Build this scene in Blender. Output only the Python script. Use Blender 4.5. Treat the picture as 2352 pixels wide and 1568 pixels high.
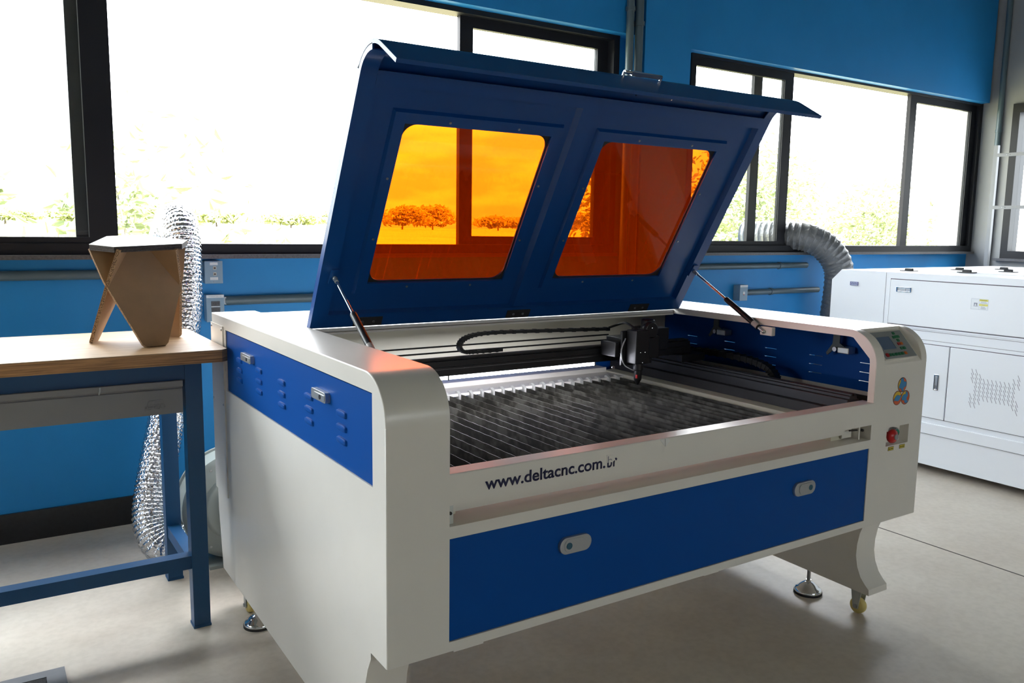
import bpy, bmesh, math, random
from mathutils import Vector, Matrix
random.seed(7)
for o in list(bpy.data.objects): bpy.data.objects.remove(o)
SC = bpy.context.scene
COL = SC.collection
PI = math.pi
FZ = -0.015            # floor level

# ---------------------------------------------------------------- camera
cam_data = bpy.data.cameras.new('camera')
cam_data.sensor_width = 36.0
cam_data.lens = 28.977
cam_data.clip_start = 0.05
cam_data.clip_end = 900
cam = bpy.data.objects.new('camera', cam_data)
COL.objects.link(cam)
def cam_matrix(loc, yaw, pitch, roll):
    fw = Vector((math.sin(-yaw)*math.cos(pitch), math.cos(yaw)*math.cos(pitch), math.sin(pitch)))
    r = fw.cross(Vector((0, 0, 1))).normalized()
    u = r.cross(fw)
    r2 = r*math.cos(roll) + u*math.sin(roll)
    u2 = u*math.cos(roll) - r*math.sin(roll)
    m = Matrix((r2, u2, -fw)).transposed().to_4x4()
    m.translation = Vector(loc)
    return m
cam.matrix_world = cam_matrix((-0.6478, -1.4406, 1.2622), -0.57672, -0.13495, 0.0148)
SC.camera = cam

# ---------------------------------------------------------------- world: bright overcast sky with soft cloud
SKY = 32.0
world = bpy.data.worlds.new('overcast_sky')
SC.world = world
world.use_nodes = True
wn, wl = world.node_tree.nodes, world.node_tree.links
wn.clear()
w_out = wn.new('ShaderNodeOutputWorld')
w_bg = wn.new('ShaderNodeBackground')
w_tc = wn.new('ShaderNodeTexCoord')
w_map = wn.new('ShaderNodeMapping'); w_map.inputs['Scale'].default_value = (1, 1, 3.0)
w_noise = wn.new('ShaderNodeTexNoise')
w_noise.inputs['Scale'].default_value = 7.5
w_noise.inputs['Detail'].default_value = 7
w_noise.inputs['Roughness'].default_value = 0.55
w_ramp = wn.new('ShaderNodeValToRGB')
w_ramp.color_ramp.elements[0].position = 0.42
w_ramp.color_ramp.elements[0].color = (0.60, 0.65, 0.74, 1)
w_ramp.color_ramp.elements[1].position = 0.60
w_ramp.color_ramp.elements[1].color = (1.0, 0.99, 0.96, 1)
wl.new(w_tc.outputs['Generated'], w_map.inputs['Vector'])
wl.new(w_map.outputs['Vector'], w_noise.inputs['Vector'])
wl.new(w_noise.outputs['Fac'], w_ramp.inputs['Fac'])
wl.new(w_ramp.outputs['Color'], w_bg.inputs['Color'])
# overcast sky: zenith three times as bright as the horizon
w_sep = wn.new('ShaderNodeSeparateXYZ'); wl.new(w_tc.outputs['Generated'], w_sep.inputs['Vector'])
w_el = wn.new('ShaderNodeMapRange'); w_el.inputs['From Min'].default_value = 0.0; w_el.inputs['From Max'].default_value = 1.0
w_el.inputs['To Min'].default_value = SKY/3; w_el.inputs['To Max'].default_value = SKY
wl.new(w_sep.outputs['Z'], w_el.inputs['Value']); wl.new(w_el.outputs['Result'], w_bg.inputs['Strength'])
wl.new(w_bg.outputs['Background'], w_out.inputs['Surface'])

# sun high behind the building: it lights the field and trees outside, not the room
sun_l = bpy.data.lights.new('sun', 'SUN'); sun_l.energy = 85.0; sun_l.angle = math.radians(3); sun_l.color = (1.0, 0.96, 0.88)
sun = bpy.data.objects.new('sun', sun_l); COL.objects.link(sun); sun.rotation_euler = (math.radians(27), 0, 0)

# sampling portals at the window openings (they add no light of their own)
def portal(loc, rot, sx, sy):
    l = bpy.data.lights.new('window_portal', 'AREA')
    l.shape = 'RECTANGLE'; l.size = sx; l.size_y = sy
    l.cycles.is_portal = True
    o = bpy.data.objects.new('window_portal', l)
    o.location = loc; o.rotation_euler = rot
    COL.objects.link(o)
portal((-0.75, 2.42, 1.75), (-PI/2, 0, 0), 6.4, 1.25)
portal((4.65, 2.42, 1.75), (-PI/2, 0, 0), 3.3, 1.25)
portal((6.49, 1.66, 1.7), (0, PI/2, 0), 1.25, 0.75)
portal((-4.16, 1.10, 1.75), (0, -PI/2, 0), 1.25, 1.5)
portal((1.5, -4.18, 1.47), (PI/2, 0, 0), 1.6, 0.55)

SC.view_settings.view_transform = 'Standard'
SC.view_settings.look = 'None'
SC.view_settings.exposure = 0.0
SC.view_settings.gamma = 1.0
SC.view_settings.use_curve_mapping = False
SC.cycles.max_bounces = 10
SC.cycles.diffuse_bounces = 6
SC.cycles.transparent_max_bounces = 16
SC.cycles.sample_clamp_indirect = 6.0

# ---------------------------------------------------------------- materials
def mat(name, col, rough=0.5, metal=0.0, var=0.0, vscale=8.0, bump=0.0, bscale=200.0, spec=None,
        bevel=0.0, coat=0.0, emit=None, vcol=None, stretch=None, rvar=0.0):
    m = bpy.data.materials.new(name)
    m.use_nodes = True
    nt = m.node_tree; n, l = nt.nodes, nt.links
    b = n['Principled BSDF']
    b.inputs['Base Color'].default_value = (*col, 1)
    b.inputs['Roughness'].default_value = rough
    b.inputs['Metallic'].default_value = metal
    if spec is not None: b.inputs['Specular IOR Level'].default_value = spec
    if coat: b.inputs['Coat Weight'].default_value = coat; b.inputs['Coat Roughness'].default_value = 0.08
    if emit:
        b.inputs['Emission Color'].default_value = (*emit[0], 1); b.inputs['Emission Strength'].default_value = emit[1]
    tc = None
    def coords(s):
        nonlocal tc
        if tc is None: tc = n.new('ShaderNodeTexCoord')
        mp = n.new('ShaderNodeMapping')
        mp.inputs['Scale'].default_value = stretch if stretch else (1, 1, 1)
        l.new(tc.outputs['Object'], mp.inputs['Vector'])
        return mp.outputs['Vector']
    if var:
        t = n.new('ShaderNodeTexNoise'); t.inputs['Scale'].default_value = vscale
        t.inputs['Detail'].default_value = 6; t.inputs['Roughness'].default_value = 0.6
        l.new(coords(1), t.inputs['Vector'])
        mx = n.new('ShaderNodeMix'); mx.data_type = 'RGBA'
        c2 = vcol if vcol else tuple(c*(1-var) for c in col)
        mx.inputs['A'].default_value = (*col, 1); mx.inputs['B'].default_value = (*c2, 1)
        rp = n.new('ShaderNodeMapRange'); rp.inputs['From Min'].default_value = 0.35; rp.inputs['From Max'].default_value = 0.68
        l.new(t.outputs['Fac'], rp.inputs['Value']); l.new(rp.outputs['Result'], mx.inputs['Factor'])
        l.new(mx.outputs['Result'], b.inputs['Base Color'])
        if rvar:
            mr = n.new('ShaderNodeMapRange')
            mr.inputs['From Min'].default_value = 0.3; mr.inputs['From Max'].default_value = 0.7
            mr.inputs['To Min'].default_value = rough-rvar; mr.inputs['To Max'].default_value = rough+rvar
            l.new(t.outputs['Fac'], mr.inputs['Value']); l.new(mr.outputs['Result'], b.inputs['Roughness'])
    nrm = None
    if bevel:
        bv = n.new('ShaderNodeBevel'); bv.samples = 4; bv.inputs['Radius'].default_value = bevel
        nrm = bv.outputs['Normal']
    if bump:
        t = n.new('ShaderNodeTexNoise'); t.inputs['Scale'].default_value = bscale; t.inputs['Detail'].default_value = 3
        l.new(coords(1), t.inputs['Vector'])
        bp = n.new('ShaderNodeBump'); bp.inputs['Strength'].default_value = bump; bp.inputs['Distance'].default_value = 0.002
        l.new(t.outputs['Fac'], bp.inputs['Height'])
        if nrm: l.new(nrm, bp.inputs['Normal'])
        nrm = bp.outputs['Normal']
    if nrm: l.new(nrm, b.inputs['Normal'])
    return m

M_WALL = mat('blue_wall_paint', (0.014, 0.225, 0.56), 0.5, spec=0.3, var=0.10, vscale=2.5, bump=0.12, bscale=160)
M_GREYWALL = mat('light_grey_wall_paint', (0.25, 0.255, 0.265), 0.6, var=0.05, vscale=3, bump=0.1, bscale=160)
M_CEIL = mat('ceiling_paint', (0.16, 0.17, 0.18), 0.8)
M_BACKROOM = mat('room_wall_paint', (0.30, 0.305, 0.31), 0.7)
M_BLACKBASE = mat('black_granite', (0.016, 0.016, 0.018), 0.28, var=0.4, vscale=60)
M_SILL = mat('dark_granite_sill', (0.055, 0.055, 0.06), 0.35, var=0.5, vscale=120, vcol=(0.10, 0.10, 0.11))
M_FRAME = mat('black_aluminium_frame', (0.011, 0.012, 0.016), 0.5, spec=0.25)
M_WHITE = mat('white_machine_paint', (0.80, 0.765, 0.705), 0.27, var=0.03, vscale=5, bump=0.03, bscale=420)
M_CREAM = mat('cream_inner_sheet', (0.66, 0.63, 0.50), 0.45)
M_BLUE = mat('blue_machine_paint', (0.001, 0.066, 0.31), 0.45, spec=0.12, bump=0.03, bscale=420)
M_LIDBLUE = mat('blue_lid_paint', (0.003, 0.060, 0.25), 0.30, bump=0.03, bscale=420)
M_DARKIN = mat('dark_interior_sheet', (0.030, 0.030, 0.032), 0.55, var=0.3, vscale=10)
M_BLACK = mat('black_anodised', (0.010, 0.010, 0.011), 0.38, bevel=0.0015)
M_RUBBER = mat('black_rubber', (0.014, 0.014, 0.014), 0.65)
M_CHAIN = mat('black_plastic_chain', (0.012, 0.012, 0.012), 0.45)
M_STEEL = mat('brushed_steel', (0.42, 0.43, 0.45), 0.32, metal=1.0)
M_CHROME = mat('polished_chrome', (0.80, 0.81, 0.83), 0.08, metal=1.0)
M_LATCH = mat('silver_latch_plastic', (0.46, 0.48, 0.50), 0.33, metal=0.65, bevel=0.0012)
M_RAIL = mat('dark_rail_metal', (0.06, 0.062, 0.066), 0.35, metal=0.6)
M_ZINC = mat('zinc_plated_steel', (0.55, 0.58, 0.56), 0.35, metal=0.8)
M_YELLOWWHEEL = mat('yellow_nylon_wheel', (0.62, 0.50, 0.17), 0.45)
M_RED = mat('red_plastic', (0.50, 0.012, 0.014), 0.30)
M_GREEN = mat('green_plastic', (0.004, 0.15, 0.09), 0.25)
M_NAVY = mat('navy_vinyl', (0.012, 0.012, 0.06), 0.4)
M_GREYKEY = mat('grey_keypad_film', (0.24, 0.26, 0.27), 0.35)
M_SCREEN = mat('lcd_screen', (0.09, 0.14, 0.24), 0.12)
M_KEYGREEN = mat('green_key', (0.006, 0.13, 0.05), 0.4)
M_KEYORANGE = mat('orange_key', (0.60, 0.13, 0.015), 0.4)
M_KEYRED = mat('red_key', (0.36, 0.012, 0.015), 0.4)
M_LBLUE = mat('logo_blue', (0.02, 0.22, 0.50), 0.35)
M_LYEL = mat('logo_yellow', (0.72, 0.50, 0.03), 0.35)
M_LRED = mat('logo_red_orange', (0.62, 0.10, 0.02), 0.35)
M_INK = mat('black_ink', (0.015, 0.013, 0.012), 0.5)
M_STICKER = mat('yellow_sticker', (0.62, 0.50, 0.02), 0.4)
M_FILM = mat('clear_protective_film', (0.80, 0.79, 0.76), 0.12)
M_GHOST = mat('peeled_grey_lettering', (0.33, 0.32, 0.35), 0.5)
M_CARD = mat('brown_cardboard', (0.40, 0.245, 0.125), 0.8, var=0.12, vscale=14, bump=0.05, bscale=60)
M_CARDTOP = mat('cardboard_top_with_glare', (0.86, 0.84, 0.80), 0.35)  # near-white: window glare on the brown seat is put into the colour
M_TABLEBLUE = mat('blue_bench_paint', (0.006, 0.062, 0.17), 0.35)
M_DRAWER = mat('grey_drawer_paint', (0.235, 0.225, 0.22), 0.5, bump=0.05, bscale=300)
M_PIPE = mat('grey_pvc_conduit', (0.075, 0.115, 0.14), 0.36)
M_BOX = mat('grey_socket_box', (0.17, 0.27, 0.37), 0.4, bevel=0.0015)
M_TAG = mat('white_label_tape', (0.62, 0.66, 0.70), 0.5)
M_DARKPLASTIC = mat('dark_socket_plastic', (0.02, 0.024, 0.035), 0.4)
M_IVORY = mat('ivory_jack', (0.62, 0.58, 0.48), 0.4)
M_FAN = mat('pale_grey_fan_paint', (0.29, 0.33, 0.32), 0.35)
M_CAB = mat('cool_white_cabinet_paint', (0.90, 0.93, 0.97), 0.36, bump=0.02, bscale=420)
M_SEAM = mat('dark_seam', (0.10, 0.08, 0.10), 0.7)
M_SLOT = mat('dark_slot', (0.20, 0.18, 0.22), 0.7)
M_RACK = mat('grey_rack_metal', (0.15, 0.16, 0.175), 0.45)
M_BRACKET = mat('dark_grey_bracket', (0.065, 0.075, 0.08), 0.4, metal=0.4)
M_FBOX = mat('grey_floor_box_plate', (0.17, 0.17, 0.185), 0.5, var=0.1, vscale=30)
M_CARPET = mat('dark_carpet', (0.05, 0.05, 0.052), 0.95, var=0.7, vscale=260, vcol=(0.012, 0.012, 0.012), bump=0.8, bscale=300)
M_LED = mat('led_tube_glow', (0.9, 0.9, 1.0), 0.4, emit=((0.88, 0.89, 1.0), 85.0))
M_BARK = mat('bark', (0.13, 0.11, 0.08), 0.9)
M_STUCCO = mat('rough_outside_stucco', (0.62, 0.62, 0.62), 0.9, bump=0.8, bscale=90)

def floor_material():
    m = mat('polished_concrete', (0.50, 0.475, 0.435), 0.36)
    n, l = m.node_tree.nodes, m.node_tree.links
    b = n['Principled BSDF']
    tc = n.new('ShaderNodeTexCoord')
    big = n.new('ShaderNodeTexNoise'); big.inputs['Scale'].default_value = 1.6; big.inputs['Detail'].default_value = 9; big.inputs['Roughness'].default_value = 0.62
    fine = n.new('ShaderNodeTexNoise'); fine.inputs['Scale'].default_value = 45; fine.inputs['Detail'].default_value = 5
    l.new(tc.outputs['Object'], big.inputs['Vector']); l.new(tc.outputs['Object'], fine.inputs['Vector'])
    r = n.new('ShaderNodeValToRGB')
    r.color_ramp.elements[0].position = 0.33; r.color_ramp.elements[0].color = (0.50, 0.432, 0.36, 1)
    r.color_ramp.elements[1].position = 0.62; r.color_ramp.elements[1].color = (0.61, 0.555, 0.48, 1)
    l.new(big.outputs['Fac'], r.inputs['Fac'])
    mx = n.new('ShaderNodeMix'); mx.data_type = 'RGBA'; mx.blend_type = 'MULTIPLY'; mx.inputs['Factor'].default_value = 0.35
    r2 = n.new('ShaderNodeValToRGB')
    r2.color_ramp.elements[0].position = 0.35; r2.color_ramp.elements[0].color = (0.78, 0.77, 0.75, 1)
    r2.color_ramp.elements[1].position = 0.6; r2.color_ramp.elements[1].color = (1, 1, 1, 1)
    l.new(fine.outputs['Fac'], r2.inputs['Fac'])
    l.new(r.outputs['Color'], mx.inputs['A']); l.new(r2.outputs['Color'], mx.inputs['B'])
    l.new(mx.outputs['Result'], b.inputs['Base Color'])
    rr = n.new('ShaderNodeMapRange'); rr.inputs['To Min'].default_value = 0.30; rr.inputs['To Max'].default_value = 0.48
    l.new(big.outputs['Fac'], rr.inputs['Value']); l.new(rr.outputs['Result'], b.inputs['Roughness'])
    bp = n.new('ShaderNodeBump'); bp.inputs['Strength'].default_value = 0.08; bp.inputs['Distance'].default_value = 0.003
    l.new(fine.outputs['Fac'], bp.inputs['Height']); l.new(bp.outputs['Normal'], b.inputs['Normal'])
    return m
M_FLOOR = floor_material()

def wood_material(name, c1, c2, scale, stretch, rough=0.5):
    m = mat(name, c1, rough)
    n, l = m.node_tree.nodes, m.node_tree.links
    b = n['Principled BSDF']
    tc = n.new('ShaderNodeTexCoord'); mp = n.new('ShaderNodeMapping'); mp.inputs['Scale'].default_value = stretch
    t = n.new('ShaderNodeTexNoise'); t.inputs['Scale'].default_value = scale; t.inputs['Detail'].default_value = 8; t.inputs['Roughness'].default_value = 0.65
    r = n.new('ShaderNodeValToRGB')
    r.color_ramp.elements[0].position = 0.36; r.color_ramp.elements[0].color = (*c2, 1)
    r.color_ramp.elements[1].position = 0.62; r.color_ramp.elements[1].color = (*c1, 1)
    l.new(tc.outputs['Object'], mp.inputs['Vector']); l.new(mp.outputs['Vector'], t.inputs['Vector'])
    l.new(t.outputs['Fac'], r.inputs['Fac']); l.new(r.outputs['Color'], b.inputs['Base Color'])
    return m
M_WOOD = wood_material('plywood_bench_top', (0.42, 0.265, 0.135), (0.28, 0.155, 0.065), 6, (1.2, 14, 60))
M_PLYEDGE = wood_material('plywood_edge_layers', (0.58, 0.29, 0.105), (0.22, 0.10, 0.035), 7, (1.0, 1.0, 42))

def corrugated_material():
    m = mat('corrugated_cardboard_edge', (0.22, 0.12, 0.06), 0.85)
    n, l = m.node_tree.nodes, m.node_tree.links
    b = n['Principled BSDF']
    tc = n.new('ShaderNodeTexCoord')
    t = n.new('ShaderNodeTexVoronoi'); t.inputs['Scale'].default_value = 300
    r = n.new('ShaderNodeValToRGB')
    r.color_ramp.elements[0].position = 0.25; r.color_ramp.elements[0].color = (0.035, 0.018, 0.009, 1)
    r.color_ramp.elements[1].position = 0.6; r.color_ramp.elements[1].color = (0.34, 0.21, 0.11, 1)
    l.new(tc.outputs['Object'], t.inputs['Vector']); l.new(t.outputs['Distance'], r.inputs['Fac'])
    l.new(r.outputs['Color'], b.inputs['Base Color'])
    return m
M_CORR = corrugated_material()
M_CORRDARK = mat('dark_corrugated_edge', (0.075, 0.062, 0.055), 0.8, var=0.7, vscale=260)

def foil_material():
    m = mat('crinkled_aluminium_foil', (0.80, 0.81, 0.84), 0.10, metal=1.0)
    n, l = m.node_tree.nodes, m.node_tree.links
    b = n['Principled BSDF']
    tc = n.new('ShaderNodeTexCoord')
    t = n.new('ShaderNodeTexVoronoi'); t.inputs['Scale'].default_value = 85; t.feature = 'F1'
    t2 = n.new('ShaderNodeTexNoise'); t2.inputs['Scale'].default_value = 70; t2.inputs['Detail'].default_value = 4
    ad = n.new('ShaderNodeMath'); ad.operation = 'ADD'
    l.new(tc.outputs['Object'], t.inputs['Vector']); l.new(tc.outputs['Object'], t2.inputs['Vector'])
    l.new(t.outputs['Distance'], ad.inputs[0]); l.new(t2.outputs['Fac'], ad.inputs[1])
    bp = n.new('ShaderNodeBump'); bp.inputs['Strength'].default_value = 0.75; bp.inputs['Distance'].default_value = 0.006
    l.new(ad.outputs['Value'], bp.inputs['Height']); l.new(bp.outputs['Normal'], b.inputs['Normal'])
    return m
M_FOIL = foil_material()

def vinyl_material():
    m = mat('grey_vinyl_duct', (0.125, 0.13, 0.135), 0.30)
    n, l = m.node_tree.nodes, m.node_tree.links
    b = n['Principled BSDF']
    b.inputs['Sheen Weight'].default_value = 0.1
    tc = n.new('ShaderNodeTexCoord')
    t2 = n.new('ShaderNodeTexNoise'); t2.inputs['Scale'].default_value = 22; t2.inputs['Detail'].default_value = 3; t2.inputs['Distortion'].default_value = 1.2
    l.new(tc.outputs['Object'], t2.inputs['Vector'])
    bp = n.new('ShaderNodeBump'); bp.inputs['Strength'].default_value = 0.7; bp.inputs['Distance'].default_value = 0.012
    l.new(t2.outputs['Fac'], bp.inputs['Height']); l.new(bp.outputs['Normal'], b.inputs['Normal'])
    return m
M_VINYL = vinyl_material()

def schlick(n, l, f0):
    lw = n.new('ShaderNodeLayerWeight'); lw.inputs['Blend'].default_value = 0.5
    p = n.new('ShaderNodeMath'); p.operation = 'POWER'; p.inputs[1].default_value = 5.0
    r = n.new('ShaderNodeMapRange'); r.inputs['To Min'].default_value = f0; r.inputs['To Max'].default_value = 0.9
    l.new(lw.outputs['Facing'], p.inputs[0]); l.new(p.outputs['Value'], r.inputs['Value'])
    return r.outputs['Result']
def glass_material():
    m = bpy.data.materials.new('window_glass'); m.use_nodes = True
    n, l = m.node_tree.nodes, m.node_tree.links; n.clear()
    out = n.new('ShaderNodeOutputMaterial'); mix = n.new('ShaderNodeMixShader')
    tr = n.new('ShaderNodeBsdfTransparent'); tr.inputs['Color'].default_value = (0.95, 0.97, 0.96, 1)
    gl = n.new('ShaderNodeBsdfGlossy'); gl.inputs['Roughness'].default_value = 0.01
    fac = schlick(n, l, 0.035)
    l.new(fac, mix.inputs['Fac']); l.new(tr.outputs['BSDF'], mix.inputs[1]); l.new(gl.outputs['BSDF'], mix.inputs[2])
    l.new(mix.outputs['Shader'], out.inputs['Surface'])
    return m
M_GLASS = glass_material()

def acrylic_material():
    """orange laser-safe acrylic: clear tint, a little light scattered in the sheet, fine scratches that scatter more"""
    m = bpy.data.materials.new('orange_acrylic'); m.use_nodes = True
    n, l = m.node_tree.nodes, m.node_tree.links; n.clear()
    out = n.new('ShaderNodeOutputMaterial')
    tr = n.new('ShaderNodeBsdfTransparent'); tr.inputs['Color'].default_value = (0.72, 0.265, 0.036, 1)
    sc = n.new('ShaderNodeBsdfTranslucent'); sc.inputs['Color'].default_value = (1.0, 0.13, 0.008, 1)
    df = n.new('ShaderNodeBsdfDiffuse'); df.inputs['Color'].default_value = (0.9, 0.12, 0.008, 1)
    sm = n.new('ShaderNodeMixShader'); sm.inputs['Fac'].default_value = 0.35
    l.new(sc.outputs['BSDF'], sm.inputs[1]); l.new(df.outputs['BSDF'], sm.inputs[2])
    tc = n.new('ShaderNodeTexCoord')
    scr = None
    for i, (rz, sx) in enumerate(((0.5, 260), (-0.7, 300), (1.1, 240))):
        mp = n.new('ShaderNodeMapping'); mp.inputs['Rotation'].default_value = (0.4*i, 0.5, rz); mp.inputs['Scale'].default_value = (sx, 3.0, 3.0)
        t = n.new('ShaderNodeTexNoise'); t.inputs['Scale'].default_value = 1.0; t.inputs['Detail'].default_value = 1
        l.new(tc.outputs['Object'], mp.inputs['Vector']); l.new(mp.outputs['Vector'], t.inputs['Vector'])
        r = n.new('ShaderNodeMapRange'); r.inputs['From Min'].default_value = 0.70; r.inputs['From Max'].default_value = 0.80
        r.inputs['To Max'].default_value = 0.10
        l.new(t.outputs['Fac'], r.inputs['Value'])
        if scr is None: scr = r.outputs['Result']
        else:
            a = n.new('ShaderNodeMath'); a.operation = 'ADD'; l.new(scr, a.inputs[0]); l.new(r.outputs['Result'], a.inputs[1]); scr = a.outputs['Value']
    a = n.new('ShaderNodeMath'); a.operation = 'ADD'; a.inputs[1].default_value = 0.055
    l.new(scr, a.inputs[0])
    m1 = n.new('ShaderNodeMixShader'); l.new(a.outputs['Value'], m1.inputs['Fac'])
    l.new(tr.outputs['BSDF'], m1.inputs[1]); l.new(sm.outputs['Shader'], m1.inputs[2])
    gl = n.new('ShaderNodeBsdfGlossy'); gl.inputs['Roughness'].default_value = 0.03
    m2 = n.new('ShaderNodeMixShader'); l.new(schlick(n, l, 0.035), m2.inputs['Fac'])
    l.new(m1.outputs['Shader'], m2.inputs[1]); l.new(gl.outputs['BSDF'], m2.inputs[2])
    l.new(m2.outputs['Shader'], out.inputs['Surface'])
    return m
M_ACRYLIC = acrylic_material()

def slat_material():
    """galvanised slats with scorch marks burnt in along the edges"""
    m = mat('scorched_steel_slat', (0.34, 0.35, 0.34), 0.5, metal=0.1)
    n, l = m.node_tree.nodes, m.node_tree.links
    b = n['Principled BSDF']
    tc = n.new('ShaderNodeNewGeometry'); mp = n.new('ShaderNodeMapping'); mp.inputs['Scale'].default_value = (25, 30, 30)
    t = n.new('ShaderNodeTexNoise'); t.inputs['Scale'].default_value = 1.0; t.inputs['Detail'].default_value = 4
    mp2 = n.new('ShaderNodeMapping'); mp2.inputs['Scale'].default_value = (17, 9, 9)
    t2 = n.new('ShaderNodeTexNoise'); t2.inputs['Scale'].default_value = 1.0; t2.inputs['Detail'].default_value = 2
    l.new(tc.outputs['Position'], mp.inputs['Vector']); l.new(mp.outputs['Vector'], t.inputs['Vector'])
    l.new(tc.outputs['Position'], mp2.inputs['Vector']); l.new(mp2.outputs['Vector'], t2.inputs['Vector'])
    ad = n.new('ShaderNodeMath'); ad.operation = 'ADD'; l.new(t.outputs['Fac'], ad.inputs[0]); l.new(t2.outputs['Fac'], ad.inputs[1])
    r = n.new('ShaderNodeValToRGB')
    r.color_ramp.elements[0].position = 0.44; r.color_ramp.elements[0].color = (0.026, 0.024, 0.018, 1)
    r.color_ramp.elements[1].position = 0.57; r.color_ramp.elements[1].color = (0.105, 0.102, 0.085, 1)
    e = r.color_ramp.elements.new(0.50); e.color = (0.055, 0.052, 0.040, 1)
    hf = n.new('ShaderNodeMath'); hf.operation = 'MULTIPLY'; hf.inputs[1].default_value = 0.5
    l.new(ad.outputs['Value'], hf.inputs[0]); l.new(hf.outputs['Value'], r.inputs['Fac'])
    l.new(r.outputs['Color'], b.inputs['Base Color'])
    return m
M_SLAT = slat_material()
M_SLATEND = mat('led_lit_slat_end', (0.62, 0.62, 0.58), 0.4, metal=0.2)  # LED light falling on the slat ends is put into this pale colour

def leaf_material(name, c, t):
    m = bpy.data.materials.new(name); m.use_nodes = True
    n, l = m.node_tree.nodes, m.node_tree.links; n.clear()
    out = n.new('ShaderNodeOutputMaterial'); mix = n.new('ShaderNodeMixShader'); mix.inputs['Fac'].default_value = 0.45
    d = n.new('ShaderNodeBsdfDiffuse'); d.inputs['Color'].default_value = (*c, 1)
    tr = n.new('ShaderNodeBsdfTranslucent'); tr.inputs['Color'].default_value = (*t, 1)
    l.new(d.outputs['BSDF'], mix.inputs[1]); l.new(tr.outputs['BSDF'], mix.inputs[2]); l.new(mix.outputs['Shader'], out.inputs['Surface'])
    return m
M_LEAF = leaf_material('pale_green_leaf', (0.135, 0.155, 0.085), (0.20, 0.235, 0.10))
M_TREE = leaf_material('distant_tree_foliage', (0.27, 0.30, 0.15), (0.32, 0.38, 0.13))
M_FIELD = mat('dry_grass_field', (0.23, 0.21, 0.115), 0.95, var=0.3, vscale=0.35, stretch=(1, 0.3, 1))

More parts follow.
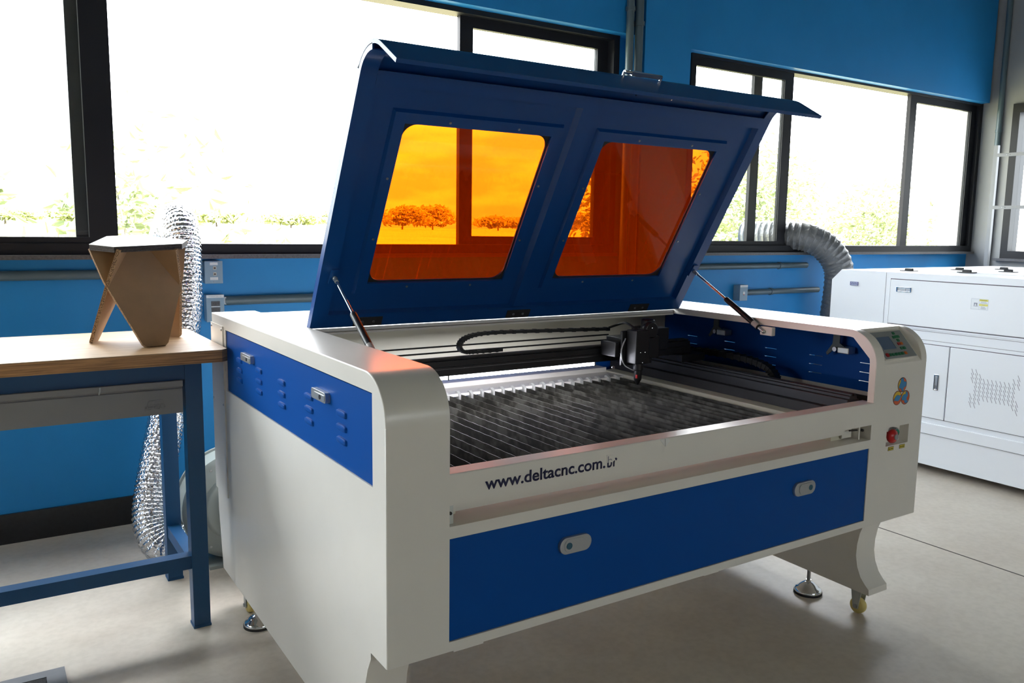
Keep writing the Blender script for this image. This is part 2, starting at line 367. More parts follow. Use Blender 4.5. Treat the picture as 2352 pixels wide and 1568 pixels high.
# ---------------------------------------------------------------- mesh helpers
class G:
    """collects shapes in world space (or a local frame with a matrix) and links them as ONE mesh"""
    def __init__(self): self.bm = bmesh.new()
    def box(self, x0, x1, y0, y1, z0, z1):
        v = [self.bm.verts.new((x, y, z)) for x in (x0, x1) for y in (y0, y1) for z in (z0, z1)]
        for f in ((0, 1, 3, 2), (4, 6, 7, 5), (0, 4, 5, 1), (2, 3, 7, 6), (0, 2, 6, 4), (1, 5, 7, 3)):
            self.bm.faces.new([v[i] for i in f])
        return self
    def hexa(self, bottom, top):
        a = [self.bm.verts.new(p) for p in bottom]; b = [self.bm.verts.new(p) for p in top]
        n = len(a)
        self.bm.faces.new(a[::-1]); self.bm.faces.new(b)
        for i in range(n): self.bm.faces.new((a[i], a[(i+1) % n], b[(i+1) % n], b[i]))
        return self
    def prism(self, outer, axis, a0, a1, holes=()):
        def P(p, a):
            return {'x': (a, p[0], p[1]), 'y': (p[0], a, p[1]), 'z': (p[0], p[1], a)}[axis]
        loops = [list(outer)] + [list(h) for h in holes]
        t = bmesh.new(); edges = []; ring = []
        for lp in loops:
            vs = [t.verts.new(P(p, a0)) for p in lp]; ring.append(vs)
            for i in range(len(vs)): edges.append(t.edges.new((vs[i], vs[(i+1) % len(vs)])))
        bmesh.ops.triangle_fill(t, use_beauty=True, use_dissolve=False, edges=edges)
        t.verts.index_update()
        idx = {v: i for i, v in enumerate(t.verts)}
        vs0 = [self.bm.verts.new(v.co) for v in t.verts]
        k = 'xyz'.index(axis)
        vs1 = []
        for v in t.verts:
            c = v.co.copy(); c[k] = a1; vs1.append(self.bm.verts.new(c))
        for f in t.faces:
            ii = [idx[v] for v in f.verts]
            self.bm.faces.new([vs0[i] for i in ii]); self.bm.faces.new([vs1[i] for i in ii[::-1]])
        for vs in ring:
            ii = [idx[v] for v in vs]
            for i in range(len(ii)):
                a, b = ii[i], ii[(i+1) % len(ii)]
                self.bm.faces.new((vs0[a], vs0[b], vs1[b], vs1[a]))
        t.free()
        return self
    def tube(self, pts, r, seg=16, cap=True, closed=False):
        pts = [Vector(p) for p in pts]; n = len(pts)
        rr = r if isinstance(r, (list, tuple)) else [r]*n
        tang = []
        for i in range(n):
            a = pts[max(i-1, 0)]; b = pts[min(i+1, n-1)]
            tang.append((b-a).normalized())
        ref = Vector((0, 0, 1)) if abs(tang[0].z) < 0.9 else Vector((1, 0, 0))
        nrm = (ref - tang[0]*ref.dot(tang[0])).normalized()
        rings = []
        for i in range(n):
            nrm = (nrm - tang[i]*nrm.dot(tang[i])).normalized()
            bi = tang[i].cross(nrm)
            rings.append([self.bm.verts.new(pts[i] + (nrm*math.cos(2*PI*k/seg) + bi*math.sin(2*PI*k/seg))*rr[i]) for k in range(seg)])
        for i in range(n-1):
            for k in range(seg):
                self.bm.faces.new((rings[i][k], rings[i][(k+1) % seg], rings[i+1][(k+1) % seg], rings[i+1][k]))
        if cap:
            self.bm.faces.new(rings[0][::-1]); self.bm.faces.new(rings[-1])
        return self
    def rod(self, a, b, r, seg=16, r2=None): return self.tube([a, b], [r, r if r2 is None else r2], seg)
    def strip(self, pts, w, h, up=(0, 0, 1), side=None):
        """rectangular section swept along pts: w across (side), h along the local up"""
        pts = [Vector(p) for p in pts]; n = len(pts); rings = []
        for i in range(n):
            t = (pts[min(i+1, n-1)] - pts[max(i-1, 0)]).normalized()
            s = Vector(side) if side else t.cross(Vector(up)).normalized()
            u = s.cross(t).normalized()
            rings.append([self.bm.verts.new(pts[i] + s*(w/2*a) + u*(h/2*b)) for a, b in ((-1, -1), (1, -1), (1, 1), (-1, 1))])
        for i in range(n-1):
            for k in range(4):
                self.bm.faces.new((rings[i][k], rings[i][(k+1) % 4], rings[i+1][(k+1) % 4], rings[i+1][k]))
        self.bm.faces.new(rings[0][::-1]); self.bm.faces.new(rings[-1])
        return self
    def lathe(self, prof, o, axis='z', seg=32):
        """prof: (radius, height) pairs along axis from o"""
        o = Vector(o); rings = []
        def P(r, h, a):
            c, s = r*math.cos(a), r*math.sin(a)
            return o + Vector({'z': (c, s, h), 'y': (c, h, s), 'x': (h, c, s)}[axis])
        for r, h in prof:
            rings.append([self.bm.verts.new(P(r, h, 2*PI*k/seg)) for k in range(seg)] if r > 1e-6 else [self.bm.verts.new(P(0, h, 0))])
        for i in range(len(rings)-1):
            A, B = rings[i], rings[i+1]
            for k in range(seg):
                k2 = (k+1) % seg
                if len(A) == 1 and len(B) == 1: continue
                if len(A) == 1: self.bm.faces.new((A[0], B[k2], B[k]))
                elif len(B) == 1: self.bm.faces.new((A[k], A[k2], B[0]))
                else: self.bm.faces.new((A[k], A[k2], B[k2], B[k]))
        if len(rings[0]) > 1: self.bm.faces.new(rings[0][::-1])
        if len(rings[-1]) > 1: self.bm.faces.new(rings[-1])
        return self
    def ball(self, c, r, seg=14):
        return self.lathe([(r*math.sin(PI*i/8), -r*math.cos(PI*i/8)) for i in range(9)], c, 'z', seg)
    def xform(self, m):
        self.bm.transform(m); return self
    def build(self, name, material, parent=None, smooth=True, bevel=0.0, angle=35, nofix=False):
        if not nofix: bmesh.ops.recalc_face_normals(self.bm, faces=self.bm.faces)
        if parent is not None:
            self.bm.transform(Matrix.Translation(-ORIGIN[parent.name]))
        me = bpy.data.meshes.new(name)
        self.bm.to_mesh(me); self.bm.free()
        me.materials.append(material)
        if smooth:
            me.polygons.foreach_set('use_smooth', [True]*len(me.polygons))
            me.set_sharp_from_angle(angle=math.radians(angle))
        o = bpy.data.objects.new(name, me); COL.objects.link(o)
        ORIGIN[o.name] = Vector((0, 0, 0))
        if parent is not None:
            o.parent = parent; ORIGIN[o.name] = ORIGIN[parent.name]
        if bevel:
            bv = o.modifiers.new('edge_round', 'BEVEL'); bv.width = bevel; bv.segments = 2; bv.limit_method = 'ANGLE'; bv.angle_limit = math.radians(40)
        return o
ORIGIN = {}
def thing(name, label, cat, loc, group=None):
    o = bpy.data.objects.new(name, None); o.empty_display_size = 0.1; o.location = loc
    COL.objects.link(o); ORIGIN[o.name] = Vector(loc)
    o['label'] = label; o['category'] = cat
    if group: o['group'] = group
    return o
def tag(o, label, cat, group=None, kind=None):
    o['label'] = label; o['category'] = cat
    if group: o['group'] = group
    if kind: o['kind'] = kind
    return o
def struct(o): o['kind'] = 'structure'; return o
def dup(o, parent, delta=(0, 0, 0)):
    c = o.copy(); COL.objects.link(c); c.parent = parent; c.location = Vector(o.location) + Vector(delta)
    ORIGIN[c.name] = ORIGIN[o.name]
    return c
def arc(cx, cy, r, a0, a1, n=12):
    return [(cx + r*math.cos(math.radians(a0 + (a1-a0)*i/n)), cy + r*math.sin(math.radians(a0 + (a1-a0)*i/n))) for i in range(n+1)]
def rrect(x0, x1, y0, y1, r, n=8):
    return (arc(x1-r, y1-r, r, 0, 90, n) + arc(x0+r, y1-r, r, 90, 180, n) + arc(x0+r, y0+r, r, 180, 270, n) + arc(x1-r, y0+r, r, 270, 360, n))
def rect(x0, x1, y0, y1): return [(x0, y0), (x1, y0), (x1, y1), (x0, y1)]
def spline(pts, n=12):
    """Catmull-Rom through pts"""
    P = [Vector(p) for p in pts]; P = [2*P[0]-P[1]] + P + [2*P[-1]-P[-2]]
    out = []
    for i in range(1, len(P)-2):
        for k in range(n):
            t = k/n
            out.append(0.5*((2*P[i]) + (P[i+1]-P[i-1])*t + (2*P[i-1]-5*P[i]+4*P[i+1]-P[i+2])*t*t + (3*P[i]-P[i-1]-3*P[i+1]+P[i+2])*t**3))
    out.append(P[-2])
    return out
def lettering(name, text, material, parent, place, width, height, bold=0.0, depth=0.0006):
    """text as a mesh, fitted into width x height; place maps (u, v, d) to the world"""
    cu = bpy.data.curves.new(name, 'FONT'); cu.body = text; cu.size = 1.0; cu.offset = bold; cu.extrude = 0.0
    to = bpy.data.objects.new(name, cu); COL.objects.link(to)
    dg = bpy.context.evaluated_depsgraph_get(); dg.update()
    me = bpy.data.meshes.new_from_object(to.evaluated_get(dg))
    bpy.data.objects.remove(to); bpy.data.curves.remove(cu)
    g = G(); g.bm.from_mesh(me); bpy.data.meshes.remove(me)
    xs = [v.co.x for v in g.bm.verts]; ys = [v.co.y for v in g.bm.verts]
    x0, x1, y0, y1 = min(xs), max(xs), min(ys), max(ys)
    r = bmesh.ops.extrude_face_region(g.bm, geom=list(g.bm.faces))
    nv = [e for e in r['geom'] if isinstance(e, bmesh.types.BMVert)]
    for v in nv: v.co.z = 1.0
    for v in g.bm.verts:
        v.co = Vector(place((v.co.x-x0)/(x1-x0)*width, (v.co.y-y0)/(y1-y0)*height, depth if v.co.z > 0.5 else 0.0))
    return g.build(name, material, parent, smooth=False)

# ================================================================ SETTING
YW = 2.31      # face of the window wall
XR = 6.31      # face of the right wall
XL = -4.0
YF = -4.0
ZC = 4.2
struct(G().box(XL-0.1, XR+0.1, YF-0.1, YW+0.2, FZ-0.12, FZ).build('floor', M_FLOOR))
struct(G().box(XL-0.1, XR+0.1, YF-0.1, YW+0.2, ZC, ZC+0.1).build('ceiling', M_CEIL))
W1 = (-3.95, 2.458); W2 = (3.02, 6.30); ZS, ZT = 1.119, 2.37
wb = G()
wb.prism(rect(XL-0.1, XR+0.1, FZ, ZC), 'y', YW, YW+0.06, [rect(W1[0], W1[1], ZS, ZT), rect(W2[0], W2[1], ZS, ZT)])
struct(wb.build('wall_back', M_WALL, smooth=False))
struct(G().box(2.552, 2.905, 2.165, YW, FZ, ZC).build('trim_1', M_WALL, smooth=False))
struct(G().box(XL, 2.552, 2.205, YW, 2.345, ZC).build('trim_2', M_WALL, smooth=False))
struct(G().box(2.905, 6.268, 2.205, YW, 2.325, ZC).build('trim_3', M_WALL, smooth=False))
struct(G().box(6.268, XR, 2.25, YW, 2.37, ZC).build('trim_6', M_GREYWALL, smooth=False))
W3 = (1.30, 2.03)
struct(G().prism(rect(YF-0.1, YW, FZ, ZC), 'x', XR, XR+0.16, [rect(W3[0], W3[1], 1.08, 2.30)]).build('wall_right', M_GREYWALL, smooth=False))
struct(G().prism(rect(YF-0.1, YW, FZ, ZC), 'x', XL-0.16, XL, [rect(0.35, 1.85, 1.12, 2.37)]).build('wall_left', M_BACKROOM, smooth=False))
struct(G().prism(rect(XL-0.1, XR+0.1, FZ, ZC), 'y', YF-0.16, YF, [rect(0.7, 2.3, 1.2, 1.74)]).build('wall_front', M_BACKROOM, smooth=False))
w5 = struct(G().prism(rect(0.7, 2.3, 1.2, 1.74), 'y', YF-0.1, YF+0.01, [rect(0.74, 2.26, 1.23, 1.71)]).build('added_fill_window_front', M_FRAME, smooth=False))  # unseen window added behind the camera to brighten the machine front
G().box(0.74, 2.26, YF-0.05, YF-0.045, 1.23, 1.71).build('glass_pane', M_GLASS, w5, smooth=False)
struct(G().box(XL, 2.55, YW-0.012, YW, FZ, 0.107).build('baseboard_back', M_BLACKBASE, smooth=False))
struct(G().box(2.62, 2.626, YF, YW-0.02, FZ, FZ+0.0012).build('trim_4', mat('floor_joint_filler', (0.09, 0.08, 0.07), 0.8), smooth=False))

def pane(x0, x1, z0, z1, y, parent): return G().box(x0, x1, y, y+0.005, z0, z1).build('glass_pane', M_GLASS, parent, smooth=False)
def sash(x0, x1, z0, z1, y, parent, l=0.08, r=0.08, b=0.07, t=0.10, d=0.03):
    s = G().prism(rect(x0, x1, z0, z1), 'y', y, y+d, [rect(x0+l, x1-r, z0+b, z1-t)]).build('sash', M_FRAME, parent, smooth=False)
    G().prism(rect(x0+l-0.008, x1-r+0.008, z0+b-0.008, z1-t+0.008), 'y', y+0.006, y+0.010, [rect(x0+l, x1-r, z0+b, z1-t)]).build('glazing_bead', M_RUBBER, s, smooth=False)
    pane(x0+l, x1-r, z0+b, z1-t, y+0.012, s)
    return s
def window_frame(name, x0, x1, z0, z1, w, y0=2.27, y1=2.365, bot=0.045, top=0.05):
    return struct(G().prism(rect(x0, x1, z0, z1), 'y', y0, y1, [rect(x0+w, x1-w, z0+bot, z1-top)]).build(name, M_FRAME, smooth=False))
w1 = window_frame('window_1', W1[0], W1[1], 1.137, ZT, 0.04)
sash(-3.9, -0.152, 1.155, 2.345, 2.282, w1, r=0.105, b=0.052)
sash(1.463, 2.43, 1.16, 2.345, 2.325, w1, l=0.076, r=0.085, b=0.065, t=0.075)
# outer sash pushed behind the left one: its stile shows past the mullion
G().box(-0.300, -0.238, 2.335, 2.360, 1.17, 2.31).build('outer_stile', M_FRAME, w1, smooth=False)
G().box(W1[0], W1[1], 2.235, YW+0.10, ZS, 1.137).build('window_sill', M_SILL, w1, smooth=False)
w2 = window_frame('window_2', 3.02, W2[1], 1.137, ZT, 0.04, top=0.06)
sash(3.04, 3.972, 1.155, 2.345, 2.285, w2, l=0.03, r=0.085, b=0.055, t=0.085)
G().box(3.65, 3.727, 2.335, 2.360, 1.17, 2.31).build('outer_stile', M_FRAME, w2, smooth=False)
sash(5.335, 6.285, 1.145, 2.345, 2.30, w2, l=0.083, r=0.10, b=0.04, t=0.085)
G().box(2.905, XR-0.02, 2.235, YW+0.10, ZS, 1.137).build('window_sill', M_SILL, w2, smooth=False)
w3 = struct(G().prism(rect(W3[0], W3[1], 1.09, 2.30), 'x', XR-0.02, XR+0.12, [rect(W3[0]+0.05, W3[1]-0.055, 1.15, 2.23)]).build('window_3', M_FRAME, smooth=False))
G().box(XR+0.05, XR+0.055, W3[0]+0.05, W3[1]-0.055, 1.15, 2.23).build('glass_pane', M_GLASS, w3, smooth=False)
G().box(XR-0.05, XR+0.1, W3[0], W3[1]+0.04, 1.07, 1.09).build('window_sill', M_SILL, w3, smooth=False)
w4 = struct(G().prism(rect(0.35, 1.85, 1.12, 2.37), 'x', XL-0.12, XL+0.01, [rect(0.41, 1.79, 1.2, 2.3)]).build('added_fill_window_left', M_FRAME, smooth=False))  # unseen opening added on the left to bring in side daylight
G().box(XL-0.06, XL-0.055, 0.41, 1.79, 1.2, 2.3).build('glass_pane', M_GLASS, w4, smooth=False)

# ================================================================ OUTSIDE
struct(G().box(2.7, 7.5, 2.37, 3.0, 2.66, 2.78).build('added_sky_blocker_ledge', M_STUCCO, smooth=False))  # unseen ledge added outside to cut high sky light through the far window
fg = G(); prof = [(2.6, -0.6), (9.0, -0.45), (22.0, 0.35), (60.0, 0.75), (122.0, 1.0), (420.0, 1.25)]
fv = [[fg.bm.verts.new((x, y, z)) for y, z in prof] for x in (-300, 460)]
for k in range(len(prof)-1): fg.bm.faces.new((fv[0][k], fv[1][k], fv[1][k+1], fv[0][k+1]))
o = fg.build('grass_field', M_FIELD)
tag(o, 'pale dry grass field outside the windows', 'field', kind='stuff')
struct(G().box(6.275, 6.40, 2.372, 2.44, FZ, 3.2).build('trim_5', M_STUCCO, smooth=False))

def leaf_cloud(g, blobs, n, size, rnd):
    for _ in range(n):
        c, r = rnd.choice(blobs)
        d = Vector((rnd.gauss(0, 1), rnd.gauss(0, 1), rnd.gauss(0, 1))).normalized()*(rnd.random()**0.45)
        p = Vector(c) + Vector((d.x*r[0], d.y*r[1], d.z*r[2]))
        a = Vector((rnd.gauss(0, 1), rnd.gauss(0, 1), rnd.gauss(0, 0.6))).normalized()
        b = a.cross(Vector((rnd.gauss(0, 1), rnd.gauss(0, 1), rnd.gauss(0, 1)))).normalized()
        s = size*rnd.uniform(0.6, 1.3)
        k = a.cross(b)*s*0.18
        pts = [p-a*s, p-a*s*0.3+b*s*0.42+k, p+a*s*0.35+b*s*0.30+k, p+a*s*1.05, p+a*s*0.35-b*s*0.30+k, p-a*s*0.3-b*s*0.42+k]
        vs = [g.bm.verts.new(q) for q in pts]
        g.bm.faces.new((vs[0], vs[1], vs[2], vs[3])); g.bm.faces.new((vs[0], vs[3], vs[4], vs[5]))
def shrub(name, label, cat, base, blobs, n, size, seed, stems, material=M_LEAF, group=None):
    rnd = random.Random(seed)
    t = thing(name, label, cat, base, group)
    g = G(); leaf_cloud(g, blobs, n, size, rnd); g.build('foliage', material, t, smooth=False, nofix=True)
    s = G()
    for e, r in stems:
        mid = (Vector(base)+Vector(e))/2 + Vector((rnd.uniform(-.1, .1), rnd.uniform(-.1, .1), 0))
        p = spline([base, mid, e], 5); s.tube(p, [r*(1-0.6*i/(len(p)-1)) for i in range(len(p))], 6)
    s.build('stem', M_BARK, t)
    return t
ZG = -0.5
shrub('leafy_shrub', 'pale leafy shrub seen outside through the window left of the thick mullion', 'shrub', (-1.1, 5.2, ZG),
      [((-1.0, 5.2, 0.9), (0.8, 0.7, 0.85)), ((-0.9, 5.3, 1.5), (0.5, 0.5, 0.5))], 600, 0.055, 11, [((-0.9, 5.2, 1.5), 0.02), ((-1.2, 5.3, 1.2), 0.02)])
shrub('leafy_shrub', 'sparse shrub outside just right of the thick mullion', 'shrub', (0.4, 4.9, ZG),
      [((0.15, 4.9, 1.1), (0.5, 0.5, 0.55)), ((0.45, 5.0, 1.6), (0.7, 0.6, 0.6)), ((0.2, 4.9, 1.25), (0.4, 0.3, 0.4))], 560, 0.052, 12, [((0.2, 4.9, 1.5), 0.016), ((0.7, 5.0, 1.9), 0.014)])
shrub('leafy_shrub', 'low shrub outside the window, right of the silver hose top', 'shrub', (1.1, 6.0, ZG),
      [((0.9, 6.0, 0.95), (1.3, 0.6, 0.5))], 420, 0.06, 13, [((1.0, 6.0, 1.1), 0.02), ((0.5, 6.1, 1.0), 0.016)])
shrub('leafy_shrub', 'dense shrub outside seen between the raised lid and the window stile', 'shrub', (5.0, 4.9, ZG),
      [((4.7, 4.9, 0.85), (1.0, 0.7, 0.85)), ((4.9, 5.0, 1.6), (0.8, 0.5, 0.55)), ((5.2, 5.0, 1.3), (0.7, 0.5, 0.5))], 4800, 0.036, 14, [((4.9, 4.9, 1.5), 0.010), ((5.3, 5.0, 1.4), 0.010)])
shrub('leafy_shrub', 'tall shrub outside above the grey flexible duct', 'shrub', (6.7, 5.1, ZG),
      [((6.7, 5.1, 0.8), (1.0, 0.7, 0.8)), ((6.9, 5.2, 1.75), (1.0, 0.6, 0.75)), ((7.4, 5.2, 1.5), (0.9, 0.6, 0.8))], 4600, 0.038, 15, [((6.6, 5.1, 1.6), 0.010), ((7.1, 5.2, 1.7), 0.010)])
shrub('leafy_shrub', 'shrub outside behind the rightmost sliding sash of the far window', 'shrub', (9.2, 5.0, ZG),
      [((9.2, 5.0, 0.75), (1.1, 0.7, 0.8)), ((9.2, 5.0, 1.45), (1.0, 0.5, 0.6))], 3600, 0.040, 16, [((9.0, 5.0, 1.4), 0.010), ((9.4, 5.1, 1.3), 0.010)])
rt = random.Random(5)
HT = [2.2, 1.8, 2.4, 1.9, 2.0, 2.6, 3.2, 2.6, 2.4, 3.0, 3.9, 4.6, 2.9, 2.6, 3.6, 3.8, 2.7, 2.9, 3.6, 3.2, 2.8, 3.4, 3.0]
ZT_ = 1.0
for i, h in enumerate(HT):
    x = -34 + 9.2*i
    w = 9.4 + rt.uniform(-1.2, 1.0); y = 122 + 7*(i % 2)
    bl = [((x, y, ZT_+0.45+h*0.36), (w*0.62, 2.0, h*0.36))]*3
    for k in range(4): bl.append(((x+rt.uniform(-w*.3, w*.3), y, ZT_+h*rt.uniform(.55, .8)), (w*rt.uniform(.14, .24), 1.8, h*rt.uniform(.16, .24))))
    shrub('tree', 'distant tree of the treeline across the field, one of the far row', 'tree', (x, y, ZT_), bl, 1300, 0.46, 40+i, [((x, y, ZT_+h*0.6), 0.15)], M_TREE, 'treeline beyond the field')

# ================================================================ LASER CUTTER
W, D, H, ZB = 1.85, 1.39, 0.975, 0.3755
OX0, OX1, ZO = 0.142, 1.587, 0.7626
LC = thing('laser_cutter', 'large white and blue laser cutting machine with its lid raised, in front of the windows', 'machine', (W/2, D/2, FZ))
def arcprof(r_out, r_in, y_end):       # rounded front-top sheet profile (y, z)
    return [(y, z) for y, z in arc(0.1, 0.875, r_out, 180, 90, 14)] + [(y_end, 0.875+r_out), (y_end, 0.875+r_in)] + [(y, z) for y, z in arc(0.1, 0.875, r_in, 90, 180, 14)]
sideprof = [(0, ZB), (0, 0.875)] + arc(0.1, 0.875, 0.1, 180, 90, 14)[1:] + [(D, H), (D, ZB)]
skinprof = [(0.012, ZB), (0.012, 0.875), (0, 0.875)] + arc(0.1, 0.875, 0.1, 180, 90, 14)[1:] + [(D, H), (D, ZB)]
SP = rect(0.065, 1.2133, 0.740, 0.935)
b = G()
FP = rect(0.1423, 1.5800, 0.3968, 0.6239)
SLOT = rect(0.142, 1.583, 0.650, 0.6958)
REC = rect(1.664, 1.780, 0.618, 0.677)
b.prism([(0, ZB), (W, ZB), (W, 0.875), (OX1, 0.875), (OX1, ZO), (OX0, ZO), (OX0, 0.875), (0, 0.875)], 'y', 0, 0.012, [FP, SLOT, REC])
b.prism(skinprof, 'x', 0, 0.012, [SP])                                             # left skin
b.prism([(0.012, 0.60), (0.012, 0.875)] + arc(0.1, 0.875, 0.088, 180, 90, 14) + [(0.86, 0.963), (0.86, 0.60)], 'x', 0.130, OX0)  # inner cheek
b.prism(arcprof(0.1, 0.088, D), 'x', 0.012, OX0)                                   # left top
b.prism(skinprof, 'x', W-0.012, W, [SP])                                           # right skin
CX0, CX1 = 1.625, 1.822                                                            # control recess
b.prism(arcprof(0.1, 0.088, D-0.0005), 'x', OX1, CX0)
b.prism(arcprof(0.1, 0.088, D), 'x', CX1, W-0.012)
b.box(CX0, CX1, 0.083, D, 0.963, H)
# recess: sloped face, step and cheeks
b.prism([(0.0, 0.8745), (0.0005, 0.8755), (0.083, 0.966), (0.083, 0.950), (0.012, 0.868)], 'x', CX0, CX1)
for xa, xb in ((CX0+0.0003, CX0+0.003), (CX1-0.003, CX1-0.0003)):
    b.prism(arc(0.1, 0.875, 0.0995, 179, 97, 12) + [(0.087, 0.960), (0.012, 0.872)], 'x', xa, xb)
# flange round the opening on the right side
b.prism([(0.0015, ZO-0.02), (0.0015, 0.875)] + arc(0.1, 0.875, 0.0985, 178, 90, 14)[1:] + [(0.86, 0.9735), (0.86, 0.953), (0.1, 0.953)] + arc(0.1, 0.875, 0.078, 90, 180, 14)[1:] + [(0.022, ZO-0.02)], 'x', OX1-0.001, OX1+0.008)
b.prism(arc(0.1, 0.875, 0.0785, 94, 174, 10), 'x', 1.597, 1.606)
b.box(OX0, OX1, 0.862, D, 0.955, 0.967)                                            # rear deck
b.box(OX0, OX1, 0.862, 0.875, 0.948, 0.957)
b.box(0.012, W-0.012, D-0.012, D-0.0005, ZB, 0.966)
b.box(0.012, W-0.012, 0.012, D-0.012, ZB, ZB+0.012)
b.box(OX0-0.01, OX1+0.01, 0.012, 0.045, ZO-0.012, ZO)                              # beam top
b.box(OX0, OX1, 0.036, 0.045, 0.696, ZO-0.012); b.box(OX0, OX1, 0.106, 0.110, 0.60, 0.70); b.box(1.583, 1.60, 0.012, 0.106, 0.640, 0.700)
b.box(OX0, OX1, 0.012, 0.036, 0.6958, 0.700)
b.box(OX0, 1.583, 0.012, 0.10, 0.640, 0.650)                                       # slot shelf
b.box(OX0, 1.583, 0.100, 0.106, 0.640, 0.700); b.box(0.16, 1.50, 0.040, 0.046, 0.666, 0.6958)
b.box(1.50, 1.545, 0.040, 0.044, 0.655, 0.6958); b.box(1.552, 1.558, 0.020, 0.060, 0.650, 0.6958)
# e-stop recess pocket
b.box(1.664, 1.780, 0.030, 0.034, 0.618, 0.677)
b.box(1.660, 1.664, 0.012, 0.034, 0.614, 0.681); b.box(1.780, 1.784, 0.012, 0.034, 0.614, 0.681)
b.box(1.660, 1.784, 0.012, 0.034, 0.677, 0.681); b.box(1.660, 1.784, 0.012, 0.034, 0.614, 0.618)
# two small feet brackets under the front edge
b.box(0.17, 0.245, 0.03, 0.07, ZB-0.022, ZB+0.002); b.box(0.93, 0.985, 0.03, 0.07, ZB-0.020, ZB+0.002)
bmesh.ops.recalc_face_normals(b.bm, faces=b.bm.faces)
bw = b.bm.edges.layers.float.new('bevel_weight_edge')
for e in b.bm.edges:                      # fold lines of the outer sheet get a small radius
    v0, v1 = (v.co for v in e.verts)
    for xo in (0.0, W):
        if abs(v0.x-xo) < 1e-5 and abs(v1.x-xo) < 1e-5 and len(e.link_faces) == 2 and e.calc_face_angle() > 0.6 and (max(v0.z, v1.z) > 0.9745 or max(v0.y, v1.y) < 0.1001) and max(abs(v0.y-0.012), abs(v1.y-0.012)) > 1e-4 and max(abs(v0.z-0.875), abs(v1.z-0.875)) > 1e-4 and max(abs(v0.z-ZB), abs(v1.z-ZB)) > 1e-4 and not (0.064 < v0.y < 1.22 and 0.73 < v0.z < 0.94 and 0.064 < v1.y < 1.22):
            e[bw] = 1.0
    if abs(v0.y) < 1e-5 and abs(v1.y) < 1e-5 and abs(v0.z-ZO) < 1e-5 and abs(v1.z-ZO) < 1e-5: e[bw] = 1.0
body = b.build('body', M_WHITE, LC, smooth=True, angle=25)
bm_ = body.modifiers.new('fold_radius', 'BEVEL'); bm_.width = 0.0028; bm_.segments = 3; bm_.limit_method = 'WEIGHT'; bm_.harden_normals = True

# inside
g = G(); g.box(0.012, W-0.012, 0.045, D-0.02, 0.600, 0.606); g.box(0.142, 0.150, 0.045, 1.17, 0.606, 0.74)
g.build('bed_tray', M_DARKIN, LC, smooth=False)
g = G(); g.box(0.142, W-0.012, 1.170, 1.178, 0.800, 0.955); g.build('rear_panel', M_CREAM, LC, smooth=False)
G().box(0.142, W-0.012, 1.165, 1.170, 0.606, 0.800).build('lower_rear_panel', M_BLUE, LC, smooth=False)
G().box(0.142, 1.46, 0.995, 1.10, 0.690, 0.700).box(0.142, 1.46, 1.10, 1.165, 0.690, 0.718).build('rear_ledge', M_WHITE, LC, smooth=False)
g = G(); g.box(1.462, 1.520, 0.05, 1.12, 0.640, 0.705); g.build('bed_side_rail', M_CREAM, LC, smooth=False, bevel=0.003)
G().box(0.16, 0.185, 0.05, 1.0, 0.655, 0.672).build('bed_side_rail', M_CREAM, LC, smooth=False, bevel=0.003)
# slats: one blade each with a turned-up end, its pale colour standing in for LED light
slat0 = None
NS = 29
for i in range(NS):
    x = 0.200 + 0.0440*i
    if slat0 is None:
        g = G()
        zz = [(0.125, 0.655), (0.985, 0.655), (0.985, 0.697)]
        n = 30
        for k in range(n+1):
            y = 0.985 - (0.985-0.125)*k/n
            zz.append((y, 0.6985 if k % 2 else 0.6975))
        g.prism(zz, 'x', x-0.0007, x+0.0007)
        slat0 = g.build('slat', M_SLAT, LC, smooth=False)
        g = G(); g.prism([(0.985, 0.672), (1.012, 0.682), (1.014, 0.704), (1.004, 0.7075), (0.985, 0.699)], 'x', x-0.009, x+0.0015)
        end0 = g.build('slat_end', M_SLATEND, slat0, smooth=False)
    else:
        s = dup(slat0, LC, (x-0.200, random.uniform(-.006, .006), random.uniform(-.002, .002)))
        s.rotation_euler = (0, 0, 0)
        e = dup(end0, s); e.parent = s
# rails along y on the right, and cross beam
g = G(); g.box(1.545, 1.60, 0.06, 1.15, 0.735, 0.765); g.box(1.555, 1.590, 0.06, 1.15, 0.765, 0.775)
g.box(1.560, 1.567, 0.06, 1.15, 0.775, 0.782); g.box(1.578, 1.585, 0.06, 1.15, 0.775, 0.782)
g.build('side_rail', M_RAIL, LC, smooth=False, bevel=0.0015)
G().box(1.522, 1.545, 0.06, 1.15, 0.660, 0.735).build('rail_support', M_DARKIN, LC, smooth=False)
g = G(); g.box(1.66, 1.80, 0.10, 1.15, 0.700, 0.708); g.box(1.795, 1.80, 0.10, 1.15, 0.708, 0.735)
g.build('cable_tray', M_BRACKET, LC, smooth=False)
gan = G()
gan.box(0.15, 1.60, 0.780, 0.835, 0.808, 0.856)
gan.box(0.15, 1.60, 0.775, 0.780, 0.830, 0.838); gan.box(0.15, 1.60, 0.79, 0.825, 0.856, 0.862)
gan.box(1.52, 1.64, 0.74, 0.90, 0.785, 0.812)
gantry = gan.build('gantry', M_BLACK, LC, smooth=False, bevel=0.0015)
G().rod((0.22, 0.786, 0.8015), (1.145, 0.786, 0.8015), 0.0050, 12).build('led_tube', M_LED, gantry)
for x in (0.56, 1.14): G().box(x, x+0.006, 0.779, 0.793, 0.795, 0.809).build('tube_clip', M_STEEL, gantry, smooth=False)
for z in (0.883, 0.8635):
    G().box(0.15, 1.30, 0.899, 0.902, z-0.0025, z+0.0025).build('drive_belt', M_RUBBER, gantry, smooth=False)
